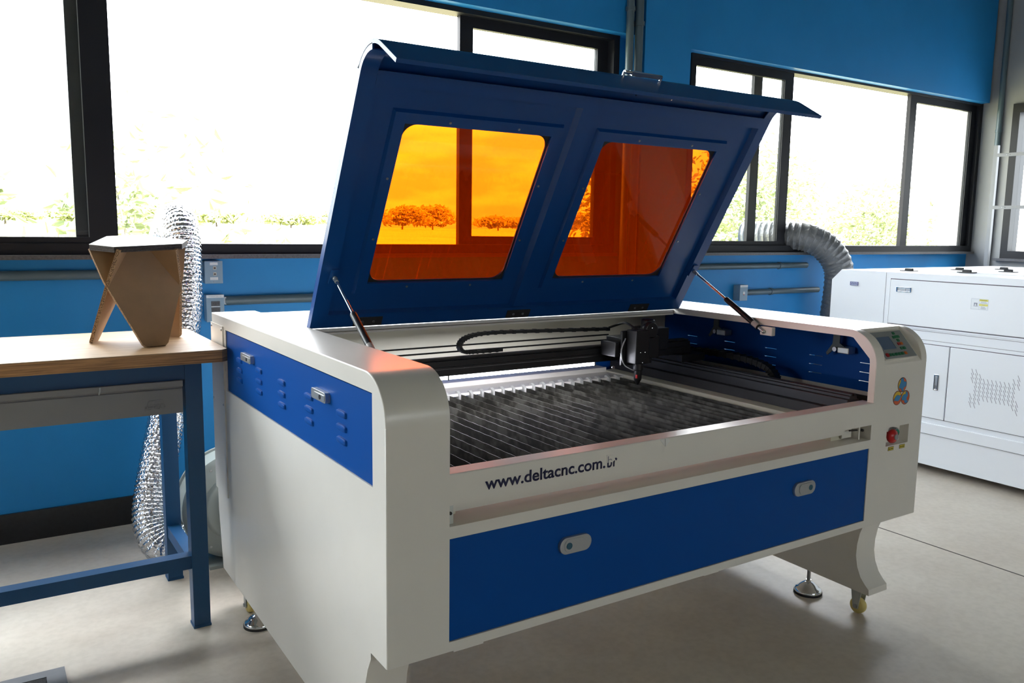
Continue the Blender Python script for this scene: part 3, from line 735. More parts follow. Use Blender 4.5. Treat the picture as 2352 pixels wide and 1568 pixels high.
# cable chain over the beam
path = spline([(1.255, 0.85, 0.912), (1.05, 0.85, 0.918), (0.85, 0.85, 0.924), (0.72, 0.85, 0.924), (0.660, 0.85, 0.912), (0.640, 0.85, 0.890), (0.655, 0.85, 0.870), (0.70, 0.85, 0.8665), (0.80, 0.85, 0.8665)], 8)
g = G(); g.strip(path, 0.022, 0.0095, side=(0, 1, 0))
for i in range(0, len(path)-1, 2):
    p = path[i]; q = path[i+1]; g.strip([p, p+(q-p)*0.55], 0.025, 0.012, side=(0, 1, 0))
g.build('cable_chain', M_CHAIN, gantry, smooth=False)
# laser head
hd = G()
hd.box(1.185, 1.325, 0.690, 0.700, 0.805, 0.925)
hd.box(1.205, 1.265, 0.640, 0.690, 0.815, 0.930); hd.box(1.275, 1.325, 0.655, 0.690, 0.830, 0.905)
hd.box(1.165, 1.185, 0.70, 0.78, 0.835, 0.885); hd.box(1.19, 1.32, 0.70, 0.78, 0.862, 0.900)
hd.box(1.375, 1.470, 0.76, 0.86, 0.835, 0.915); hd.box(1.325, 1.375, 0.74, 0.80, 0.82, 0.895)
hd.lathe([(0.0, 0), (0.028, 0), (0.030, 0.012), (0.026, 0.026), (0.0, 0.03)], (1.290, 0.655, 0.925), 'y', 20)
hd.lathe([(0.024, -0.02), (0.024, 0.018), (0.018, 0.022), (0.0, 0.024)], (1.30, 0.690, 0.940), 'z', 18)
head = hd.build('laser_head', M_BLACK, LC, smooth=False, bevel=0.0025)
G().lathe([(0.0, 0.740), (0.003, 0.740), (0.0125, 0.758), (0.0135, 0.762), (0.0135, 0.79), (0.017, 0.792), (0.017, 0.815), (0.0, 0.815)], (1.237, 0.662, 0.0), 'z', 20).build('nozzle', M_BLACK, head)
G().box(1.222, 1.2265, 0.650, 0.656, 0.765, 0.777).build('red_clip', M_RED, head, smooth=False)
G().tube(spline([(1.195, 0.684, 0.90), (1.175, 0.68, 0.86), (1.182, 0.675, 0.815), (1.205, 0.668, 0.797), (1.225, 0.664, 0.790)], 8), 0.0026, 8).build('air_hose', M_STEEL, head)
G().tube(spline([(1.25, 0.84, 0.918), (1.28, 0.80, 0.936), (1.235, 0.72, 0.945), (1.235, 0.67, 0.928)], 8), 0.004, 8).build('cable', M_RUBBER, head)
G().tube(spline([(1.27, 0.68, 0.925), (1.31, 0.70, 0.952), (1.37, 0.76, 0.935), (1.40, 0.80, 0.912)], 8), 0.0035, 8).build('cable', M_RUBBER, head)
G().lathe([(0.0, 0), (0.006, 0), (0.006, 0.004), (0.0, 0.004)], (1.160, 0.70, 0.80), 'y', 12).build('guide_roller', M_STEEL, head)
for x, y, z in ((1.283, 0.648, 0.935), (1.225, 0.638, 0.855), (1.245, 0.638, 0.855), (1.235, 0.638, 0.82)): G().ball((x, y, z), 0.0022, 8).build('screw', M_CHROME, head)
# cable chain along the right side
path = spline([(1.715, 1.05, 0.785), (1.715, 0.90, 0.798), (1.715, 0.74, 0.806), (1.715, 0.60, 0.802), (1.715, 0.51, 0.786), (1.715, 0.470, 0.755), (1.715, 0.475, 0.725), (1.715, 0.51, 0.715)], 8)
g = G(); g.strip(path, 0.030, 0.020, side=(1, 0, 0))
for i in range(0, len(path)-1, 2):
    p = path[i]; q = path[i+1]; g.strip([p, p+(q-p)*0.55], 0.034, 0.024, side=(1, 0, 0))
g.build('cable_chain', M_CHAIN, LC, smooth=False)
# right inner side panel with open louvre slits
slits = []
for y in (0.20, 0.402, 0.602, 0.804, 1.008):
    for z in (0.8345, 0.803, 0.773): slits.append(rect(y-0.028, y+0.028, z-0.0013, z+0.0013))
g = G(); g.prism(rect(0.0645, 1.2138, 0.7395, 0.9355), 'x', W-0.009, W-0.005, slits)
for y in (0.20, 0.402, 0.602, 0.804, 1.008):
    for z in (0.8345, 0.803, 0.773): g.prism([(W-0.006, z+0.012), (W+0.004, z+0.009), (W+0.003, z-0.001), (W+0.0025, z-0.001), (W+0.0035, z+0.008)], 'y', y-0.028, y+0.028)
rp = g.build('side_panel', M_BLUE, LC, smooth=False)
for y in (0.297, 0.845):
    g = G(); g.prism([(y-0.013, 0.955), (y-0.012, 0.895), (y-0.030, 0.885), (y-0.030, 0.874), (y-0.008, 0.872), (y+0.012, 0.868), (y+0.034, 0.848), (y+0.040, 0.856), (y+0.016, 0.890), (y+0.012, 0.955)], 'x', 1.806, 1.810)
    lb = g.build('lock_bracket', M_BRACKET, LC, smooth=False, bevel=0.001)
    g = G(); g.box(1.795, 1.835, y-0.056, y-0.012, 0.862, 0.884)
    g.build('lock_body', M_ZINC, lb, smooth=False, bevel=0.003)
    G().lathe([(0.0, 0), (0.008, 0), (0.008, 0.012), (0.0, 0.012)], (1.793, y-0.002, 0.874), 'x', 14).build('lock_cam', M_STEEL, lb)

# left side panel with pressed louvres and latches
g = G(); g.box(0.003, 0.008, 0.0665, 1.2118, 0.7412, 0.9315)
lp = g.build('side_panel', M_BLUE, LC, smooth=False)
lv0 = None
for y in (0.235, 0.446, 0.655, 0.861, 1.064):
    for z in (0.8585, 0.8275, 0.798):
        if lv0 is None:
            g = G()
            ring = []
            for (r, dx) in ((1.0, 0.0028), (0.90, 0.0012), (0.80, -0.0010), (0.55, -0.0020)):
                ring.append([g.bm.verts.new((dx, y+a*(0.028*(1-(1-r)*0.35)), z+c*0.0085*r + (0.0008 if dx < 0 else 0))) for a, c in rrect(-1, 1, -1, 1, 0.55, 4)])
            for i in range(3):
                for k in range(len(ring[0])):
                    k2 = (k+1) % len(ring[0]); g.bm.faces.new((ring[i][k], ring[i][k2], ring[i+1][k2], ring[i+1][k]))
            g.bm.faces.new(ring[3])
            lv0 = g.build('louvre', M_BLUE, lp, angle=60); base_yz = (y, z)
        else: dup(lv0, lp, (0, y-base_yz[0], z-base_yz[1]))
def latch_side(y0, y1, z0, z1):
    g = G(); g.prism(rrect(y0, y1, z0, z1, 0.006, 4), 'x', -0.009, 0.004)
    la = g.build('latch', M_LATCH, lp, bevel=0.002)
    w = y1-y0
    G().prism(rrect(y0+0.004, y1-w*0.22, z0+0.004, z1-0.006, 0.004, 4), 'x', -0.0105, -0.008).build('latch_lever', M_LATCH, lp, bevel=0.0012)
    g = G(); g.lathe([(0.0, -0.0018), (0.0055, -0.0018), (0.0055, 0.001), (0.0, 0.001)], (-0.0100, y0+w*0.33, (z0+z1)/2-0.001), 'x', 16)
    g.build('keyhole', M_DARKPLASTIC, lp)
latch_side(0.306, 0.398, 0.868, 0.892); latch_side(0.907, 1.009, 0.870, 0.893)
# rear corner cover with screws
g = G(); g.box(-0.0035, 0.0, 1.238, D+0.001, ZB+0.004, 0.944)
cov = g.build('rear_corner_cover', M_WHITE, LC, smooth=False)
for y, z in ((1.378, 0.934), (1.250, 0.932), (1.378, 0.69), (1.252, 0.688)):
    G().lathe([(0.0, -0.003), (0.003, -0.0025), (0.0045, 0.0), (0.0, 0.0)], (-0.0035, y, z), 'x', 10).build('screw', M_STEEL, cov)

# front blue panel with two oval latches
g = G(); g.box(0.1437, 1.5788, 0.0025, 0.008, 0.3982, 0.6222)
fp = g.build('front_panel', M_BLUE, LC, smooth=False)
for cx, kx in ((0.469, 0.449), (1.282, 1.304)):
    g = G(); g.prism(rrect(cx-0.045, cx+0.045, 0.530, 0.569, 0.019, 8), 'y', -0.006, 0.003)
    la = g.build('latch', M_LATCH, fp, bevel=0.002)
    s = 1 if kx > cx else -1
    G().prism(rrect(min(cx-s*0.026, cx+s*0.033), max(cx-s*0.026, cx+s*0.033), 0.5345, 0.5645, 0.014, 8), 'y', -0.0075, -0.005).build('latch_lever', M_LATCH, fp, bevel=0.001)
    G().lathe([(0.0, -0.0015), (0.008, -0.0015), (0.008, 0.001), (0.0, 0.001)], (kx, -0.0070, 0.5495), 'y', 20).build('keyhole', mat('teal_lock_barrel', (0.02, 0.10, 0.16), 0.35), fp)
# slot details
G().lathe([(0.0, 0), (0.0035, 0), (0.0035, 0.004), (0.0, 0.004)], (0.1415, 0.02, 0.676), 'x', 12).build('rubber_stop', M_RUBBER, LC)
G().box(0.1425, 0.158, 0.013, 0.035, 0.651, 0.695).build('slot_end_plate', M_ZINC, LC, smooth=False)
G().lathe([(0.0, 0), (0.0035, 0), (0.0035, 0.006), (0.0, 0.006)], (0.150, 0.0095, 0.675), 'y', 12).build('slot_bolt', M_RUBBER, LC)
g = G(); g.rod((1.515, 0.027, 0.681), (1.549, 0.024, 0.679), 0.0025, 8); g.rod((1.562, 0.012, 0.679), (1.562, 0.019, 0.679), 0.004, 10)
g.build('lock_pin', M_INK, LC)
# control panel: keypad, screen and keys on the sloped face
sl = Vector((0, 0.083, 0.094)).normalized(); sn = Vector((0, -sl.z, sl.y))
so = Vector((0, 0.0005, 0.8755))
def SLP(x, s, d): return tuple(so + Vector((x, 0, 0)) + sl*s + sn*d)
SM = Matrix(((1, 0, 0, 0), (0, sl.y, sn.y, so.y), (0, sl.z, sn.z, so.z), (0, 0, 0, 1)))
g = G(); g.prism(rrect(1.633, 1.800, 0.010, 0.113, 0.004, 4), 'z', 0.0, 0.009); g.xform(SM)
cp = g.build('control_panel', M_WHITE, LC, bevel=0.0015)
g = G(); g.prism(rrect(1.636, 1.797, 0.013, 0.110, 0.003, 4), 'z', 0.0088, 0.0100); g.xform(SM); g.build('keypad', M_GREYKEY, cp, smooth=False)
g = G(); g.prism(rect(1.648, 1.722, 0.042, 0.094), 'z', 0.0096, 0.0112, [rect(1.651, 1.719, 0.045, 0.091)]); g.xform(SM); g.build('screen_bezel', M_GREYKEY, cp, smooth=False)
g = G(); g.prism(rect(1.651, 1.719, 0.045, 0.091), 'z', 0.0098, 0.0104); g.xform(SM); g.build('screen', M_SCREEN, cp, smooth=False)
keys = [(1.752, 0.100, 'g'), (1.741, 0.086, 'g'), (1.753, 0.087, 'g'), (1.765, 0.087, 'g'), (1.753, 0.074, 'g'),
        (1.744, 0.061, 'r'), (1.759, 0.0615, 'o'), (1.744, 0.045, 'g'), (1.759, 0.045, 'g'),
        (1.668, 0.026, 'g'), (1.684, 0.026, 'g'), (1.700, 0.026, 'g'), (1.716, 0.026, 'g'), (1.732, 0.0265, 'g'), (1.749, 0.027, 'o')]
for x, s, c in keys:
    g = G(); g.prism(rrect(x-0.0058, x+0.0058, s-0.0048, s+0.0048, 0.0015, 3), 'z', 0.0098, 0.0118); g.xform(SM)
    g.build('key', {'g': M_KEYGREEN, 'r': M_KEYRED, 'o': M_KEYORANGE}[c], cp, smooth=False, bevel=0.0008)
g = G(); g.prism(rrect(1.645, 1.661, 0.0195, 0.0325, 0.0062, 6), 'z', 0.0098, 0.0120); g.xform(SM); g.build('stop_key', M_KEYRED, cp, smooth=False, bevel=0.0008)
# emergency stop and start buttons
g = G(); g.lathe([(0.0, -0.016), (0.006, -0.016), (0.020, -0.010), (0.0225, -0.003), (0.019, 0.004), (0.010, 0.006), (0.010, 0.034), (0.0, 0.034)], (1.6945, 0.003, 0.6475), 'y', 28)
es = g.build('emergency_stop_button', M_RED, LC, angle=50)
G().lathe([(0.0, -0.002), (0.0085, -0.002), (0.0085, 0.001), (0.0, 0.001)], (1.6945, -0.0135, 0.6475), 'y', 20).build('button_cap', M_STEEL, es)
g = G(); g.lathe([(0.0, -0.002), (0.0135, -0.002), (0.0155, 0.001), (0.0155, 0.018), (0.0, 0.018)], (1.735, 0.012, 0.6515), 'y', 24)
sb = g.build('start_button', M_STEEL, LC, angle=50)
G().lathe([(0.0, -0.0035), (0.0105, -0.003), (0.0115, 0.0), (0.0, 0.0)], (1.735, 0.0115, 0.6515), 'y', 24).build('button_cap', M_GREEN, sb)
FY = -0.0006
for x0, txt in ((1.6775, 'Main Switch'), (1.7365, 'Laser Switch')):
    g = G(); g.box(x0, x0+0.029, FY, 0.001, 0.6025, 0.6145); st = g.build('switch_label', M_INK, LC, smooth=False)
    G().box(x0+0.0012, x0+0.0278, FY-0.0003, 0.0, 0.6037, 0.6133).build('label_face', M_STICKER, st, smooth=False)
    lettering('label_lettering', txt, M_INK, st, lambda u, v, d, x0=x0: (x0+0.003+u, FY-0.0003-d, 0.6064+v), 0.023, 0.0042, 0.01, 0.0002)
# round swirl emblem
def swirl(cx, cz, r, kind):
    g = G(); g.prism(arc(cx, cz, r, 0, 360, 32)[:-1], 'y', FY, 0.001); em = g.build('emblem_disc', M_INK, LC, smooth=False)
    G().prism(arc(cx, cz, r*0.93, 0, 360, 32)[:-1], 'y', FY-0.0002, 0.0).build('emblem_red', M_LRED, em, smooth=False)
    def P(pts): return [(cx+a*r, cz+c*r) for a, c in pts]
    def soft(pts, n=4):
        m = len(pts); out = []
        for i in range(m):
            a, b_, c, d = (Vector(pts[(i+k) % m]) for k in (-1, 0, 1, 2))
            for k in range(n):
                t = k/n; out.append(tuple(0.5*((2*b_) + (c-a)*t + (2*a-5*b_+4*c-d)*t*t + (3*b_-a-3*c+d)*t**3)))
        return out
    if kind == 0:
        yel = arc(0, 0, 0.90, 115, 215, 12) + [(-0.62, -0.2), (-0.45, 0.35), (-0.42, 0.75)]
        blu = [(-0.40, 0.80), (-0.1, 0.90), (0.15, 0.78), (0.28, 0.45), (0.55, 0.38), (0.80, 0.30), (0.80, -0.2), (0.45, -0.35), (0.25, -0.55), (0.30, -0.85), (-0.1, -0.80), (-0.2, -0.50), (-0.55, -0.45), (-0.78, -0.25), (-0.60, 0.10), (-0.42, 0.40)]
    elif kind == 1:
        yel = arc(0, 0, 0.90, 30, 185, 16) + [(-0.70, 0.05), (-0.35, 0.35), (0.05, 0.40), (0.35, 0.25)]
        blu = [(-0.72, -0.10), (-0.45, 0.25), (0.0, 0.42), (0.40, 0.30), (0.82, 0.28), (0.62, -0.10), (0.30, -0.38), (-0.10, -0.42), (-0.45, -0.32), (-0.82, -0.36)]
    else:
        yel = arc(0, 0, 0.90, 85, 200, 14) + [(-0.65, 0.05), (-0.40, 0.42), (0.0, 0.50)]
        blu = [(0.02, 0.86), (0.45, 0.60), (0.50, 0.20), (0.28, -0.10), (0.40, -0.45), (0.62, -0.52), (0.30, -0.80), (-0.15, -0.70), (-0.20, -0.42), (-0.55, -0.35), (-0.85, -0.20), (-0.78, 0.15), (-0.45, 0.42), (-0.02, 0.48)]
    G().prism(P(yel), 'y', FY-0.0004, 0.0).build('emblem_yellow', M_LYEL, em, smooth=False)
    G().prism(P(soft([(a*1.05, c*1.05) for a, c in blu])), 'y', FY-0.0005, 0.0).build('emblem_outline', M_INK, em, smooth=False)
    G().prism(P(soft(blu)), 'y', FY-0.0007, 0.0).build('emblem_blue', M_LBLUE, em, smooth=False)
swirl(1.7265, 0.806, 0.0232, 0); swirl(1.7055, 0.7665, 0.0225, 1); swirl(1.7475, 0.7645, 0.0225, 2)
# web address on the front beam; the top of the last two letters is torn away
lettering('web_lettering', 'www.deltacnc.com.', M_NAVY, LC, lambda u, v, d: (0.2265+u, FY+0.0004-d, 0.7155+v), 0.3265, 0.0275, 0.02, 0.0005)
lettering('web_lettering', 'b', M_NAVY, LC, lambda u, v, d: (0.5590+u, FY+0.0004-d, 0.7150+v), 0.0145, 0.0275, 0.02, 0.0005)
lettering('web_lettering', 'r', M_NAVY, LC, lambda u, v, d: (0.5770+u, FY+0.0004-d, 0.7155+v), 0.0115, 0.0205, 0.02, 0.0005)
g = G(); g.prism([(0.5565, 0.7272), (0.5745, 0.7272), (0.5825, 0.7318), (0.5745, 0.7440), (0.5565, 0.7460)], 'y', FY-0.0006, -0.0003)
tp = g.build('torn_film', M_WHITE, LC, smooth=False)
g = G(); g.prism([(0.5592, 0.7274), (0.5625, 0.7274), (0.5625, 0.7330), (0.5680, 0.7335), (0.5715, 0.7310), (0.5720, 0.7345), (0.5680, 0.7362), (0.5625, 0.7350), (0.5625, 0.7425), (0.5592, 0.7425)], 'y', FY-0.0009, FY-0.0004)
g.build('ghost_letter', M_GHOST, tp, smooth=False)
g = G(); g.prism([(0.724, 0.7595), (0.735, 0.7625), (0.748, 0.7625), (0.756, 0.755), (0.741, 0.741)], 'y', -0.0008, 0.0)
g.prism([(0.738, 0.7615), (0.7395, 0.7615), (0.7415, 0.743), (0.740, 0.743)], 'y', -0.0035, 0.0)
g.build('film_notch', M_FILM, LC, smooth=False)
# ------ legs, levelling feet, casters
def legprof():
    p = [(0.087, ZB), (0.087, 0.358)]
    p += [(0.105, 0.325), (0.119, 0.285), (0.126, 0.245), (0.127, 0.205), (0.120, 0.170), (0.105, 0.138), (0.087, 0.118), (0.073, 0.106), (0.071, 0.086)]
    p += [(0.30, 0.088), (0.70, 0.092)]
    return p + [(1.350, 0.101), (D-0.003, 0.30), (D-0.002, ZB)]
for x0, x1 in ((0.002, 0.102), (W-0.102, W-0.002)):
    G().prism(legprof(), 'x', x0, x1).build('leg', M_WHITE, LC, smooth=True, angle=30)
def level_foot(x, y, zt):
    g = G(); g.lathe([(0.0, FZ+0.006), (0.0475, FZ+0.006), (0.0475, FZ+0.014), (0.042, FZ+0.020), (0.034, FZ+0.0235), (0.031, FZ+0.030), (0.016, FZ+0.040), (0.009, FZ+0.042), (0.009, FZ+0.050), (0.0, FZ+0.050)], (x, y, 0), 'z', 36)
    f = g.build('levelling_foot', M_CHROME, LC, angle=50)
    G().lathe([(0.0, FZ), (0.049, FZ), (0.049, FZ+0.008), (0.0, FZ+0.008)], (x, y, 0), 'z', 36).build('rubber_base', M_RUBBER, f)
    G().rod((x, y, FZ+0.045), (x, y, zt), 0.0065, 12).build('threaded_rod', M_STEEL, f)
level_foot(1.792, 0.335, 0.10); level_foot(0.050, 1.105, 0.11); level_foot(0.050, 0.30, 0.10)
def caster(x, y, zt, s=1):
    zc = FZ+0.0275
    f = G(); f.box(x-0.025, x+0.025, y-0.024, y+0.024, zt-0.006, zt)
    for a in (-0.016, 0.016):
        f.prism([(y-0.020, zt-0.006), (y+0.022, zt-0.006), (y+0.010, zc-0.008), (y-0.010, zc-0.008)], 'x', x+a-0.0015, x+a+0.0015)
    c = f.build('caster', M_ZINC, LC, smooth=False, bevel=0.0012)
    G().lathe([(0.0, -0.0125), (0.022, -0.0125), (0.0265, -0.009), (0.0275, 0.0), (0.0265, 0.009), (0.022, 0.0125), (0.0, 0.0125)], (x, y, zc), 'x', 32).build('wheel', M_YELLOWWHEEL, c, angle=60)
    G().lathe([(0.0, -0.022), (0.006, -0.022), (0.006, -0.0185), (0.0085, -0.0185), (0.0085, 0.0185), (0.0, 0.0185)], (x, y, zc), 'x', 12).build('axle', M_STEEL, c)
caster(1.806, 0.143, 0.087); caster(0.052, 0.143, 0.087); caster(0.052, 1.215, 0.098)

# ------ lid (part) in its own frame: x along the hinge, s out from the hinge, u outward
TH = math.radians(59.3)
HY, HZ = 0.862, 0.973
LM = Matrix(((1, 0, 0, 0), (0, -math.cos(TH), math.sin(TH), HY), (0, math.sin(TH), math.cos(TH), HZ), (0, 0, 0, 1)))
WIN = ((0.291, 0.750), (0.943, 1.416))
S0, S1 = 0.159, 0.651
g = G()
LS = 0.775                       # straight length before the front curve
g.prism(rect(OX0, OX1, 0.0, LS+0.002), 'z', -0.004, 0.0, [rrect(a+0.002, c-0.002, S0+0.002, S1-0.002, 0.042, 8) for a, c in WIN])
lipo = arc(LS, -0.1, 0.1, 90, 0, 16) + [(LS+0.1, -0.195), (LS+0.090, -0.195)] + arc(LS, -0.1, 0.090, 0, 90, 16)
g.prism(lipo, 'x', OX0, OX1)
UB = -0.023                      # depth of the folded rim
fl = [(0.0, -0.004), (LS, -0.004)] + arc(LS, -0.1, 0.092, 90, 28, 8)[1:] + arc(LS, -0.1, 0.1+UB, 28, 90, 6) + [(0.013, UB)]
g.prism(fl, 'x', OX0, OX0+0.005); g.prism(fl, 'x', OX1-0.005, OX1)
g.box(OX0+0.005, 0.186, 0.013, LS, UB, UB+0.003); g.box(1.550, OX1-0.005, 0.013, LS, UB, UB+0.003)
g.prism([(0.186, UB), (0.189, UB), (0.196, -0.004), (0.193, -0.004)], 'y', 0.058, 0.75); g.prism([(1.550, UB), (1.547, UB), (1.540, -0.004), (1.543, -0.004)], 'y', 0.058, 0.75)
for xa, xb in ((OX0+0.005, 0.186), (1.550, OX1-0.005)): g.prism(arc(LS, -0.1, 0.1+UB+0.003, 90, 28, 8) + arc(LS, -0.1, 0.1+UB, 28, 90, 8), 'x', xa, xb)
g.box(0.186, 1.550, 0.013, 0.058, UB, UB+0.003); g.box(0.186, 1.550, 0.056, 0.059, UB, -0.004)
g.prism([(0.0, -0.004), (0.013, UB), (0.016, UB), (0.004, -0.004)], 'x', OX0, OX1)
g.box(0.186, 1.550, 0.747, 0.783, UB-0.001, UB+0.003); g.box(0.186, 1.550, 0.747, 0.750, UB, -0.004)
g.prism([(0.810, -0.004), (0.822, -0.019), (0.872, -0.019), (0.884, -0.004)], 'y', 0.058, 0.748)         # centre stiffener
g.xform(LM)
lid = g.build('lid', M_LIDBLUE, LC, smooth=True, angle=25)
for a, c in WIN:
    g = G()
    f0 = (a-0.037, c+0.037, S0-0.040, S1+0.035); f1 = (a-0.031, c+0.031, S0-0.034, S1+0.029); fi = (a, c, S0, S1)
    lv = [(rect(f0[0], f0[1], f0[2], f0[3]), -0.004), (rect(f1[0], f1[1], f1[2], f1[3]), -0.014), (rect(*fi), -0.014), (rect(*fi), -0.006)]
    rings = [[g.bm.verts.new((p[0], p[1], u)) for p in r] for r, u in lv]
    for i in range(3):
        for k in range(4): g.bm.faces.new((rings[i][k], rings[i][(k+1) % 4], rings[i+1][(k+1) % 4], rings[i+1][k]))
    g.xform(LM); fr = g.build('window_frame', M_LIDBLUE, lid, smooth=False)
    g = G(); g.prism(rect(a-0.004, c+0.004, S0-0.004, S1+0.004), 'z', -0.0065, -0.0045, [rrect(a+0.003, c-0.003, S0+0.003, S1-0.003, 0.040, 8)]); g.xform(LM)
    g.build('gasket', M_RUBBER, lid, smooth=False)
    g = G(); g.prism(rrect(a-0.001, c+0.001, S0-0.001, S1+0.001, 0.038, 8), 'z', 0.0005, 0.0035); g.xform(LM)
    g.build('acrylic_window', M_ACRYLIC, lid, smooth=False)
    for px, ps in ((0.28, 1), (0.75, 1), (0.28, 0), (0.75, 0)):
        x = a+(c-a)*px; s = S1+0.012 if ps else S0-0.014
        g = G(); g.lathe([(0.0, -0.0165), (0.003, -0.016), (0.004, -0.0138), (0.0, -0.0138)], (x, s, 0), 'z', 8); g.xform(LM); g.build('screw', M_STEEL, lid)
    for sy in (0.30, 0.68):
        for x in (a-0.013, c+0.013):
            g = G(); g.lathe([(0.0, -0.0165), (0.003, -0.016), (0.004, -0.0138), (0.0, -0.0138)], (x, S0+(S1-S0)*sy, 0), 'z', 8); g.xform(LM); g.build('screw', M_STEEL, lid)
g = G(); g.rod((0.855, 0.886, -0.090), (0.990, 0.886, -0.090), 0.0050, 14); g.rod((0.855, 0.886, -0.090), (0.855, 0.868, -0.090), 0.004, 10); g.rod((0.990, 0.886, -0.090), (0.990, 0.868, -0.090), 0.004, 10)
g.box(0.878, 0.985, 0.880, 0.890, -0.097, -0.083)
g.xform(LM); g.build('handle', M_CHROME, lid)
g = G()
for x in (0.858, 0.987): g.rod((x, 0.866, -0.120), (x, 0.852, -0.165), 0.0022, 8)
g.xform(LM); g.build('handle_bolt', M_CHROME, lid)
for x in (0.316, 0.848, 1.376):
    g = G(); g.box(x-0.045, x+0.045, 0.015, 0.046, UB-0.0025, UB+0.0005); g.xform(LM); hg = g.build('hinge', M_DARKIN, lid, smooth=False)
    g = G()
    for dx in (-0.018, 0.018): g.lathe([(0.0, UB-0.005), (0.004, UB-0.0045), (0.005, UB-0.002), (0.0, UB-0.002)], (x+dx, 0.030, 0), 'z', 8)
    g.xform(LM); g.build('hinge_screw', M_STEEL, lid)
# faint dark flame-like mark on the inside of the lip
g = G()
for ph in (0, 1):
    pts = [(0.864, -0.145+0.018*math.sin(i*0.9+ph*2.0)*(0.6+0.4*math.cos(i*.4)), 1.31+i*0.011) for i in range(17)]
    g.strip([(p[2], p[0], p[1]) for p in pts], 0.0012, 0.003, side=(0, 1, 0))
g.xform(LM); g.build('lip_mark', mat('faint_dark_mark', (0.003, 0.035, 0.14), 0.35), lid, smooth=False)
# gas struts
def strut(x_l, s_l, low, side):
    a = LM @ Vector((x_l, s_l, -0.036)); bb = Vector(low); d = (bb-a).normalized(); L = (bb-a).length
    g = G(); g.tube([a+d*L*0.47, a+d*(L*0.47+0.004), a+d*(L*0.50), a+d*(L*0.93), a+d*(L*0.935)], [0.0075, 0.0095, 0.0095, 0.0095, 0.006], 18)
    st = g.build('gas_strut', M_BLACK, LC)
    G().rod(a+d*0.012, a+d*L*0.48, 0.0040, 12).build('piston_rod', M_CHROME, st)
    G().tube([a+d*L*0.86, a+d*L*0.925], 0.0098, 18).build('paper_band', mat('silver_band', (0.45, 0.42, 0.40), 0.4), st)
    g = G(); g.rod(a-d*0.004, a+d*0.016, 0.006, 10); g.ball(a, 0.007); g.rod(bb-d*0.022, bb, 0.006, 10); g.ball(bb, 0.007)
    g.build('ball_joint', M_ZINC, st)
    g = G(); g.prism([(x_l-0.014, s_l-0.022), (x_l+0.014, s_l-0.022), (x_l+0.010, s_l+0.024), (x_l-0.010, s_l+0.024)], 'z', -0.030, -0.0225); g.xform(LM)
    g.build('strut_bracket', M_LIDBLUE, st, smooth=False)
strut(0.181, 0.193, (0.165, 0.425, 0.945), -1)
strut(1.560, 0.190, (1.568, 0.412, 0.934), 1)
G().box(1.572, 1.590, 0.380, 0.430, 0.921, 0.950).build('strut_block', M_WHITE, LC, smooth=False, bevel=0.002)
G().box(0.140, 0.158, 0.400, 0.445, 0.930, 0.958).build('strut_block', M_WHITE, LC, smooth=False, bevel=0.002)

# ================================================================ WORKBENCH
TZ = 0.885
WBN = thing('workbench', 'blue steel workbench with a thick plywood top, left of the laser cutter', 'workbench', (-1.0, 1.4, FZ))
tx0, tx1, ty0, ty1 = -2.05, -0.011, 1.135, 1.735
top = [(tx0, ty0), (tx1-0.020, ty0), (tx1, ty0+0.020), (tx1, ty1-0.02), (tx1-0.02, ty1), (tx0, ty1)]
g = G(); g.prism(top, 'z', TZ-0.003, TZ); wt = g.build('table_top', M_WOOD, WBN, smooth=False)
G().prism(top, 'z', TZ-0.038, TZ-0.003).build('top_edge', M_PLYEDGE, WBN, smooth=False)
for x0, x1 in ((-0.132, -0.082), (-1.98, -1.93)):
    for y0 in (1.185, 1.605):
        lg = G().box(x0, x1, y0, y0+0.05, FZ+0.002, TZ-0.038).build('leg', M_TABLEBLUE, WBN, smooth=False)
        G().box(x0-0.002, x1+0.002, y0-0.002, y0+0.052, FZ, FZ+0.008).build('foot_cap', M_TABLEBLUE, lg, smooth=False)
G().box(-1.93, -0.132, 1.187, 1.225, TZ-0.092, TZ-0.038).build('apron', M_TABLEBLUE, WBN, smooth=False)
G().box(-1.93, -0.132, 1.61, 1.65, TZ-0.092, TZ-0.038).build('apron', M_TABLEBLUE, WBN, smooth=False)
G().box(-0.125, -0.089, 1.235, 1.605, TZ-0.092, TZ-0.038).build('apron', M_TABLEBLUE, WBN, smooth=False)
G().box(-1.93, -0.132, 1.190, 1.235, 0.184, 0.226).build('stretcher', M_TABLEBLUE, WBN, smooth=False)
G().box(-0.128, -0.088, 1.235, 1.605, 0.150, 0.192).build('stretcher', M_TABLEBLUE, WBN, smooth=False)
G().box(-1.976, -1.936, 1.235, 1.605, 0.150, 0.192).build('stretcher', M_TABLEBLUE, WBN, smooth=False)
g = G(); g.prism([(1.186, 0.6925), (1.184, 0.770), (1.172, 0.776), (1.171, 0.793), (1.60, 0.793), (1.60, 0.6925)], 'x', -0.72, -0.1415)
dr = g.build('drawer', M_DRAWER, WBN, smooth=False)
g = G()
g.box(-0.72, -0.1415, 1.1800, 1.1865, 0.6925, 0.7675)
g.build('drawer_front', M_DRAWER, dr, smooth=False)
lettering('embossed_lettering', 'FERGAR', M_DRAWER, dr, lambda u, v, d: (-0.250+u, 1.1800-d, 0.7095+v), 0.062, 0.0115, 0.0, 0.0016)
g = G(); g.prism([(-0.243, 0.7225), (-0.238, 0.7375), (-0.200, 0.7395), (-0.194, 0.7245)], 'y', 1.1786, 1.1802, [[(-0.240, 0.7245), (-0.2362, 0.7355), (-0.2015, 0.7375), (-0.1965, 0.7255)]])
for x in (-0.231, -0.221, -0.211): g.box(x, x+0.0035, 1.1786, 1.1802, 0.725, 0.7345)
g.build('embossed_emblem', M_DRAWER, dr, smooth=False)
